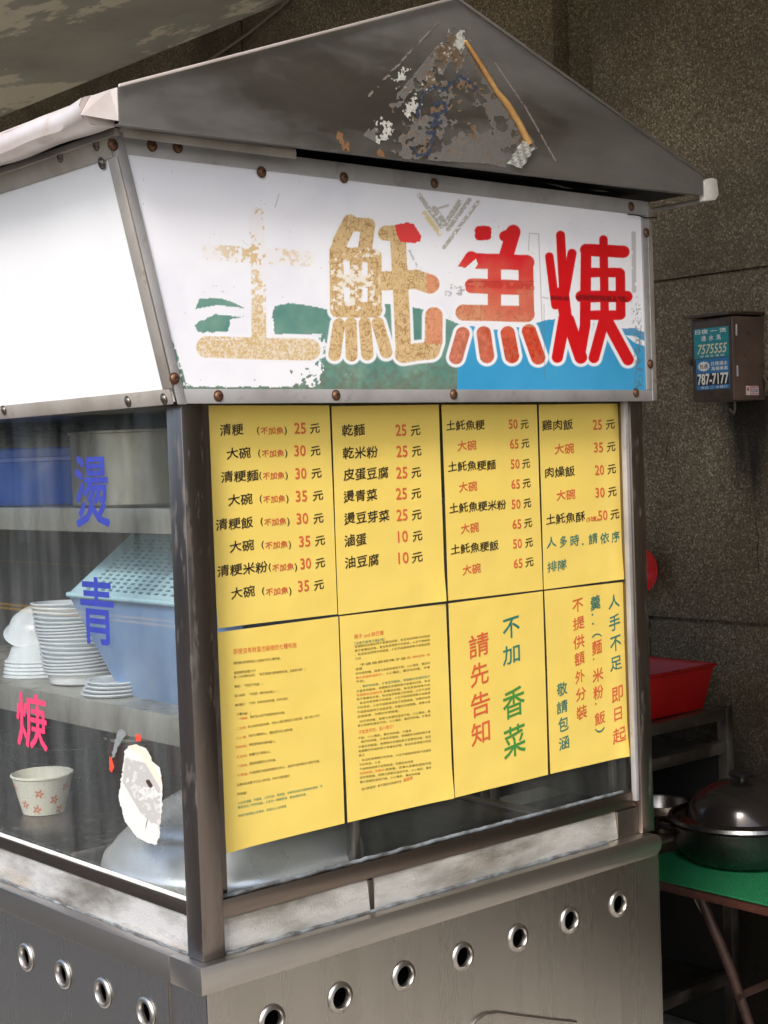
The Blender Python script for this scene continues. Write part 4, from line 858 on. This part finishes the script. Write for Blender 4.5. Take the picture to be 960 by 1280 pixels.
# pale blue perforated crate lying tilted on the second shelf
cr = thing('perforated_crate', 'pale blue perforated plastic crate lying tilted on the middle shelf', 'crate', (.12, .3, S2))
Aq, Bq, Dq = at(86, 743, 'x', .045), at(165, 668, 'x', .20), at(162, 884, 'x', .105)
ey = Vector((0, -1, 0)); A_, B_, D_ = Vector(Aq), Vector(Bq), Vector(Dq)
LenA = A_.y-.012
def grid_face(nu_, nv_, P, rim, mname, nm, frac=.56):
    b = MB(); bm_faces = []
    for i in range(nu_):
        for j in range(nv_):
            u0, u1, v0, v1 = i/nu_, (i+1)/nu_, j/nv_, (j+1)/nv_
            U = lambda t: rim+(1-2*rim)*t; V = U
            a, c = (1-frac)/2/nu_, (1-frac)/2/nv_
            o = [P(U(u0), V(v0)), P(U(u1), V(v0)), P(U(u1), V(v1)), P(U(u0), V(v1))]
            h = [P(U(u0+a), V(v0+c)), P(U(u1-a), V(v0+c)), P(U(u1-a), V(v1-c)), P(U(u0+a), V(v1-c))]
            b.add(o+h, [(k, (k+1) % 4, 4+(k+1) % 4, 4+k) for k in range(4)])
    r = rim
    for a, c, d, e in (((0, 0), (1, 0), (1-r, r), (r, r)), ((1, 0), (1, 1), (1-r, 1-r), (1-r, r)), ((1, 1), (0, 1), (r, 1-r), (1-r, 1-r)), ((0, 1), (0, 0), (r, r), (r, 1-r))):
        b.quad(P(*a), P(*c), P(*d), P(*e))
    ob = b.build(nm, mname, cr, weld=True); s = ob.modifiers.new('thick', 'SOLIDIFY'); s.thickness = .003; s.offset = 0
Pf = lambda a, c: A_+ey*LenA*a+(B_-A_)*c
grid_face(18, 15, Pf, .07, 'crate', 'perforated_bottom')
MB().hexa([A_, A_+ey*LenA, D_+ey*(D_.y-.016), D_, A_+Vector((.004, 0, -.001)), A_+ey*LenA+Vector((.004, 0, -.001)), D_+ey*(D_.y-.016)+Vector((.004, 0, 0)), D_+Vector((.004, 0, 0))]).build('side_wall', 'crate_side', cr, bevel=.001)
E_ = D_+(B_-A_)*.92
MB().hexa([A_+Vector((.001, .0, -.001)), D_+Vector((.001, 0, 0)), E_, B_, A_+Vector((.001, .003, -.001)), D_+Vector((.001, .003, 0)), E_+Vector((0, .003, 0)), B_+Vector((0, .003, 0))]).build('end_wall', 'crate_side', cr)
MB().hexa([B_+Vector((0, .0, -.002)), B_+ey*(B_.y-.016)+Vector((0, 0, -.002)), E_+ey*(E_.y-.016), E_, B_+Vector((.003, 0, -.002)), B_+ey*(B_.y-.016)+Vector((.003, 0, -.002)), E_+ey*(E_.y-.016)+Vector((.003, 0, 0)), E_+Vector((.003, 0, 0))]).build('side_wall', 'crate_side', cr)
MB().tube([A_+Vector((-.001, 0, 0)), A_+ey*LenA+Vector((-.001, 0, 0))], .0045, 8).build('rim', 'crate', cr, smooth=60)

# nested milky bowls
bowlp = [(0, .0), (.050, 0), (.0535, .002), (.0575, .0175), (.0625, .0180), (.0630, .0195), (.0625, .0210), (.0572, .0205), (.053, .005), (.049, .003), (0, .003)]
bme = MB().lathe(bowlp, n=40).mesh('plastic_bowl', 'milky', smooth=45)
cx0, cy0 = .130, .585
for i in range(19):
    o = link('plastic_bowl', bme, None, (cx0-.0006*i, cy0+.0010*i, S2+.001+.0064*i)); o.rotation_euler = (math.radians(-1.2), math.radians(1.5), i*.7)
    tag(o, 'milky plastic bowl in the tall nested stack on the middle shelf' if i not in (0, 18) else ('topmost bowl of the tall milky stack on the middle shelf' if i else 'lowest bowl of the tall milky stack on the middle shelf'), 'bowl', 'nested milky plastic bowls')
domep = [(.062, 0), (.060, .002), (.056, .004), (.048, .024), (.035, .036), (.018, .041), (0, .042)]
for i in range(5):
    o = MB().lathe(domep, n=40).build('dome_lid', 'milky', origin=(0, 0, 0), smooth=45) if i == 0 else link('dome_lid', o.data)
    o.location = (.135+.002*i, .745+.002*i, S2+.001+.0062*i)
    tag(o, 'milky plastic dome lid in the low stack left of the bowls' if i < 4 else 'top dome lid of the low stack left of the bowls', 'lid', 'stacked milky dome lids')
o = link('dome_lid', bpy.data.objects['dome_lid'].data, None, (.15, .765, S2+.072)); o.rotation_euler = (.35, -.2, 0); tag(o, 'single milky dome lid lying tilted on top of the low lid stack', 'lid', 'stacked milky dome lids')
flp = [(0, 0), (.047, 0), (.050, .003), (.053, .0035), (.053, .0055), (.049, .0055), (.046, .0025), (0, .0025)]
for i in range(4):
    o = MB().lathe(flp, n=40).build('flat_lid', 'milky', smooth=45) if i == 0 else link('flat_lid', o.data)
    o.location = (.095+.003*i, .425-.002*i, S2+.001+.0062*i)
    tag(o, 'clear flat plastic lid in the low pile between the bowls and the crate' if i < 3 else 'top flat clear lid of the low pile beside the crate', 'lid', 'flat clear lids beside the crate')

# lower counter: patterned paper bowl, vat lid, baskets, brown bowls
CZ = .9005
box(.0, .80, .415, 1.2, .8395, CZ-.0005).build('inner_counter', 'post', cart, bevel=.002)
pb0 = at(50, 1021, 'z', CZ)+np.array([.024, .030, 0])
na, nh = 160, 60
aa, hh = np.meshgrid(np.linspace(0, 2*math.pi, na), np.linspace(0, 1, nh)); rr = .036+(.0525-.036)*hh
bxw, byw, bzw = pb0[0]+rr*np.cos(aa), pb0[1]+rr*np.sin(aa), pb0[2]+.001+.064*hh
RGB = np.ones(aa.shape+(3,))*np.array([224, 220, 204.0])
fl = [(-2.2, .62), (-1.62, .42), (-2.9, .3), (-2.35, .18), (-1.15, .72), (-.7, .3), (-1.3, .12), (.2, .6), (1.2, .4), (2.2, .65), (2.9, .75), (.7, .2)]
for fa, fh in fl:
    dxp = (np.angle(np.exp(1j*(aa-fa))))*rr; dzp = (hh-fh)*.064; r_ = np.hypot(dxp, dzp); th = np.arctan2(dzp, dxp)
    k = (r_ < .0085*(.72+.28*np.cos(5*th))) & (r_ > .0016); RGB[k] = np.array([206, 120, 84])+(np.sin(th[k]*5)[:, None])*18
dotm = ((np.sin(aa*60)*np.sin(hh*34) > .72)); RGB[dotm & (RGB[..., 0] > 218)] = (198, 192, 172)
pbt = thing('paper_bowl', 'cream paper bowl printed with orange flowers on the inner counter', 'bowl', tuple(pb0))
painted('bowl_wall', 'bowlpaper', pbt, bxw, byw, bzw, RGB)
M['cream'] = mat('cream_paper', (226, 222, 206), .5)
MB().lathe([(.0525, .064), (.0545, .0655), (.0545, .068), (.0525, .069), (.051, .067), (.0345, .003), (0, .003)], tuple(pb0), n=60).build('rim', 'cream', pbt, smooth=50)
lidt = thing('vat_lid', 'large domed steel vat lid close to the glass corner', 'lid', (.162, .208, .889))
lc_ = (.162, .208, .889)
MB().lathe([(.197, .0), (.199, .014), (.195, .026), (.188, .030), (.176, .046), (.158, .062), (.152, .066), (.148, .0665), (.144, .073), (.128, .084), (.092, .104), (.087, .1045), (.083, .109), (.040, .118), (0, .121)], lc_, n=96).build('dome', 'lidsteel', lidt, smooth=60)
MB().lathe([(0, .120), (.012, .120), (.010, .130), (.018, .136), (.018, .142), (0, .146)], lc_, n=24).build('knob', 'black', lidt, smooth=50)
vt = lathe_thing('soup_vat', 'steel soup vat sunk in the counter under the big lid', 'pot', [(0, .0), (.178, .0), (.18, .008), (.18, .047), (.184, .0485)], (.150, .205, .840), 'tank', 64)
for i, (px_, py_, r, m, lb_) in enumerate(((128, 958, .038, 'cream', 'pale plastic bowl resting on a brown one inside the cabinet'), )):
    pass
lathe_thing('brown_bowl', 'brown plastic bowl at the back of the inner counter', 'bowl', [(0, 0), (.045, 0), (.06, .055), (.064, .056), (.064, .062), (.058, .060), (.043, .004), (0, .004)], (.42, .90, CZ), 'brown', 40)
lathe_thing('cream_bowl', 'cream bowl nested on the brown bowl inside the cabinet', 'bowl', [(0, 0), (.036, 0), (.056, .04), (.060, .041), (.060, .046), (.054, .044), (.034, .004), (0, .004)], (.42, .90, CZ+.022), 'cream', 40)
tr = tray(.42, .62, .52, .80, CZ+.0005, CZ+.09, .003).build('red_tray', 'darkred', origin=(.52, .66, CZ), bevel=.001); tag(tr, 'dark red plastic tray behind the vat lid', 'tray')
wb = MB()
wc = (.24, .90)
for k in range(22):
    a = 2*math.pi*k/22; wb.tube([(wc[0]+.06*math.cos(a), wc[1]+.10*math.sin(a), CZ+.002), (wc[0]+.075*math.cos(a), wc[1]+.13*math.sin(a), CZ+.05), (wc[0]+.085*math.cos(a), wc[1]+.15*math.sin(a), CZ+.085)], .0012, 5)
for h_, s in ((.002, .0), (.03, .5), (.055, .7), (.085, 1.0)):
    wb.tube([(wc[0]+(.06+.025*s)*math.cos(a), wc[1]+(.10+.05*s)*math.sin(a), CZ+h_+.001) for a in np.linspace(0, 2*math.pi, 33)], .0022 if s == 1 else .0012, 6)
tag(wb.build('wire_basket', 'wire', origin=(wc[0], wc[1], CZ), smooth=60), 'dark wire basket left of the patterned paper bowl', 'basket')

# ================================================================== BEHIND THE CART
mb = thing('meter_box', 'small brown metal meter box with phone number stickers on the stucco wall', 'meter box', (WX, .55, 1.6))
MX, MY0, MY1, MZ0, MZ1 = 1.85, .497, .617, 1.600, 1.800
box(MX+.004, WX-.001, MY0, MY1, MZ0, MZ1).build('case', 'box_side', mb, bevel=.002)
box(MX, MX+.0035, MY0+.004, MY1-.002, MZ0+.002, MZ1-.006).build('door', 'box', mb, bevel=.0012)
MB().hexa([(MX-.016, MY0-.004, MZ1+.002), (WX-.001, MY0-.004, MZ1+.006), (WX-.001, MY1+.012, MZ1+.006), (MX-.016, MY1+.012, MZ1+.002), (MX-.016, MY0-.004, MZ1+.009), (WX-.001, MY0-.004, MZ1+.013), (WX-.001, MY1+.012, MZ1+.013), (MX-.016, MY1+.012, MZ1+.009)]).build('rain_cap', 'box', mb, bevel=.001)
for z in (1.765, 1.668): MB().tube([(MX+.014, MY0-.003, z-.012), (MX+.014, MY0-.003, z+.014)], .0028, 8).build('hinge', 'alu', mb, smooth=60)
box(MX-.004, MX+.004, MY1-.0005, MY1+.006, 1.69, 1.705).build('latch', 'box', mb)
MB().tube([(MX+.05, .53, MZ0-.002), (MX+.05, .53, MZ0-.02), (MX+.06, .54, MZ0-.03), (MX+.055, .55, MZ0-.018)], .003, 6).build('wire_end', 'cable', mb, smooth=60)
MB().tube([(WX-.012, MY0-.004, 1.66), (WX-.01, MY0-.012, 1.64), (WX-.01, MY0-.008, 1.62)], .004, 6).build('wire_end', 'cable', mb, smooth=60)
def sticker(y0, y1, z0, z1, m, nm='sticker'): return box(MX-.0008, MX-.0001, y0, y1, z0, z1).build(nm, m, mb)
s1 = sticker(.506, .607, 1.704, 1.776, 'tealsticker'); s2 = sticker(.506, .603, 1.629, 1.7025, 'bluesticker')
s1['label'] = 'teal sticker with a phone number'; s2['label'] = 'blue sticker with a phone number'
def stext(par, body, yl, yr, z, h, m, lift=.0012, bold=.02, shear=0.0):
    q, f = fit(body, 0, yl-yr, z, h, bold, shear=shear)
    return MB().add([(MX-lift-e, yl-a, b) for a, b, e in q], f).build('printed_text', m, par)
stext(s1, '7575555', .597, .511, 1.726, .023, 'beigeink', shear=.25); stext(s1, '日夜 一 流', .602, .512, 1.768, .011, 'whiteink'); stext(s1, '通  水  馬', .585, .528, 1.752, .013, 'whiteink'); stext(s1, '修 理 水 電 抽', .590, .520, 1.709, .005, 'whiteink', bold=.0)
box(MX-.0011, MX-.0009, .508, .601, 1.639, 1.668).build('print_band', 'blackink', s2)
stext(s2, '787-7177', .599, .509, 1.654, .027, 'whiteink', .0014, .05); stext(s2, '日夜通水', .558, .510, 1.690, .010, 'whiteink'); stext(s2, '馬桶專業', .558, .510, 1.678, .009, 'whiteink'); stext(s2, '電話 二 水電行', .590, .512, 1.634, .006, 'whiteink', bold=0)
MB().add([(MX-.0012, .580+(.020 if k % 2 else .014)*math.cos(math.pi*k/14), 1.685+(.013 if k % 2 else .010)*math.sin(math.pi*k/14)) for k in range(28)], [tuple(range(28))]).build('print_burst', 'whiteink', s2)
stext(s2, '包通', .592, .568, 1.685, .011, 'blackink', .0016)
s3 = box(MX+.05, MX+.100, MY0-.0008, MY0-.0001, 1.612, 1.634).build('sticker', 'pinkpaper', mb); s3['label'] = 'small pink and blue sticker on the side of the case'
def s3t(body, xl, xr, z, h, m):
    q, f = fit(body, MX+xl, MX+xr, z, h, .03); MB().add([(a, MY0-.0012-e, b) for a, b, e in q], f).build('printed_text', m, s3)
s3t('7525558', .064, .096, 1.623, .009, 'purpleink'); s3t('日夜通水管', .064, .098, 1.631, .004, 'redink'); s3t('服務到家', .064, .098, 1.615, .003, 'redink'); s3t('通', .052, .061, 1.626, .009, 'redink')

# table with green mesh mat
TZ = .60
ft = thing('folding_table', 'brown edged folding table with tubular legs behind the cart', 'table', (1.55, .1, 0))
box(1.315, 1.80, -.45, .44, TZ-.026, TZ-.004).build('tabletop', 'tablewood', ft, bevel=.003)
for y, s in ((.27, 1), (-.33, -1)):
    for x, t in ((1.37, 1), (1.74, -1)):
        MB().tube([(x, y, TZ-.027), (x+.02*t, y-.06*s, .42), (x+.16*t, y-.10*s, .012)], .011, 10).build('leg', 'leg', ft, smooth=60)
    MB().tube([(1.40, y-.07*s, .36), (1.71, y-.07*s, .36)], .008, 8).build('crossbar', 'leg', ft, smooth=60)
MB().tube([(1.39, .31, TZ-.028), (1.395, .29, .53), (1.405, .25, .47)], .002, 6).build('brace', 'alu', ft, smooth=60)
mt = thing('table_mat', 'bright green mesh mat spread on the folding table', 'mat', (1.55, .1, TZ-.004))
box(1.31, 1.802, -.452, .442, TZ-.0035, TZ).build('sheet', 'green', mt, bevel=.0008)
def mat_ribs():
    b = MB()
    for k in range(110): x = 1.312+k*.00445; b.box(x, x+.0016, -.452, .442, TZ, TZ+.0012)
    return b
rb = mat_ribs().build('rib', 'green', mt); rb['kind'] = 'stuff'

pc = at(930, 1091, 'z', TZ); vd = np.array([pc[0]-CP[0], pc[1]-CP[1], 0]); vd /= np.linalg.norm(vd); pc = pc+vd*.115
pcx, pcy = float(pc[0]), float(pc[1])
PZ = TZ+.0013
pot = thing('cooking_pot', 'dark metal cooking pot on the green table mat', 'pot', (pcx, pcy, PZ))
MB().lathe([(0, 0), (.105, 0), (.128, .008), (.146, .035), (.150, .070), (.152, .078), (.160, .080), (.161, .084), (.152, .086), (.148, .07), (.143, .036), (.12, .012), (0, .006)], (pcx, pcy, PZ), n=64).build('body', 'pot', pot, smooth=50)
for s in (-1, 1):
    ax = np.array([-vd[1], vd[0]])*s; p0 = np.array([pcx, pcy])
    q = lambda r, t, z: (p0[0]+ax[0]*r+vd[0]*t, p0[1]+ax[1]*r+vd[1]*t, PZ+z)
    MB().tube([q(.150, -.035, .07), q(.172, -.032, .074), q(.186, -.018, .076), q(.188, .018, .076), q(.172, .032, .074), q(.150, .035, .07)], .007, 8).build('handle', 'black', pot, smooth=60)
pl = thing('pot_lid', 'dark shiny domed lid with black knob on the cooking pot', 'lid', (pcx, pcy, PZ+.087))
MB().lathe([(.150, 0), (.152, .003), (.134, .007), (.122, .010), (.114, .034), (.092, .060), (.058, .075), (.02, .080), (0, .0805)], (pcx, pcy, PZ+.0875), n=64).build('dome', 'potlid', pl, smooth=50)
MB().lathe([(.157, -.001), (.160, .002), (.157, .009), (.150, .009)], (pcx, pcy, PZ+.0875), n=64).build('rim', 'pot', pl, smooth=50)
MB().lathe([(0, .080), (.010, .080), (.009, .089), (.026, .091), (.028, .097), (.022, .102), (0, .103)], (pcx, pcy, PZ+.0875), n=28).build('knob', 'black', pl, smooth=50)
lathe_thing('steel_bowl', 'bright steel bowl half hidden between cart and cooking pot', 'bowl', [(0, 0), (.04, 0), (.062, .026), (.070, .073), (.074, .074), (.068, .071), (.060, .027), (.04, .004), (0, .004)], (1.80, .71, .5465), 'steel', 40)
# lower shelf of the rack carries the bowl
RX0, RX1, RY0, RY1 = 1.10, 1.955, .60, .92
rk = thing('steel_rack', 'grimy steel shelf rack against the wall behind the cart', 'rack', (1.55, .75, 0))
for x in (RX0, RX1-.028):
    for y in (RY0, RY1-.028): box(x, x+.028, y, y+.028, 0.001, .846).build('rack_post', 'steel_dull', rk, bevel=.001)
for z in (.818, .735, .53, .16):
    for y in (RY0-.0005, RY1-.027): box(RX0+.0285, RX1-.0285, y, y+.026, z, z+.028).build('rail', 'steel_dull', rk, bevel=.001)
    box(RX0+.0285, RX1-.0285, RY0+.027, RY1-.028, z+.012, z+.016).build('rack_shelf', 'steel_dull', rk)
for dz_, y in ((.0, .60), (.0, .45)):
    pass
box(RX0+.03, RX1-.03, RY1-.024, RY1-.02, .03, .73).build('back_panel', 'dark', rk); box(RX1-.026, RX1-.022, RY0+.03, RY1-.03, .03, .73).build('side_panel', 'dark', rk)  # dark sheets added to blacken the shaded space inside the rack
pk = thing('wood_plank', 'weathered plank lying on the floor under the table, nearest the cart', 'plank', (1.5, .5, 0)); box(1.15, 1.93, .50, .56, .002, .05).build('plank', 'tablewood', pk, bevel=.003)
rb_ = thing('red_basin', 'red rectangular plastic basin on top of the steel rack', 'basin', (1.70, .76, .846))
tray(1.50, 1.905, .615, .90, .8465, .955, .003, .022).build('wall', 'red', rb_, bevel=.001)
rim_ = [(1.498, .613), (1.907, .613), (1.907, .902), (1.498, .902), (1.498, .613)]
MB().tube([(a, b, .955) for a, b in rim_], .0045, 8).build('rim', 'red', rb_, smooth=60)
rb2 = thing('red_basin', 'flat red plastic tray on the rack shelf under the bigger red basin', 'basin', (1.6, .76, .752)); tray(1.35, 1.69, .64, .88, .7515, .80, .003, .015).build('wall', 'red', rb2, bevel=.001)
M['red_bright'] = mat('bright_red', (214, 26, 22), .35)
rc = lathe_thing('red_bowl', 'red round bowl hung on the dark wall beside the cart post', 'bowl', [(0, 0), (.03, 0), (.055, .02), (.06, .03), (.057, .03), (.05, .02), (0, .004)], (0, 0, 0), 'red_bright', 40)
rc.location = Vector(at(799, 712, 'x', WX-.032)); rc.rotation_euler = (0, math.radians(-90), 0); rc.location.x = WX-.003
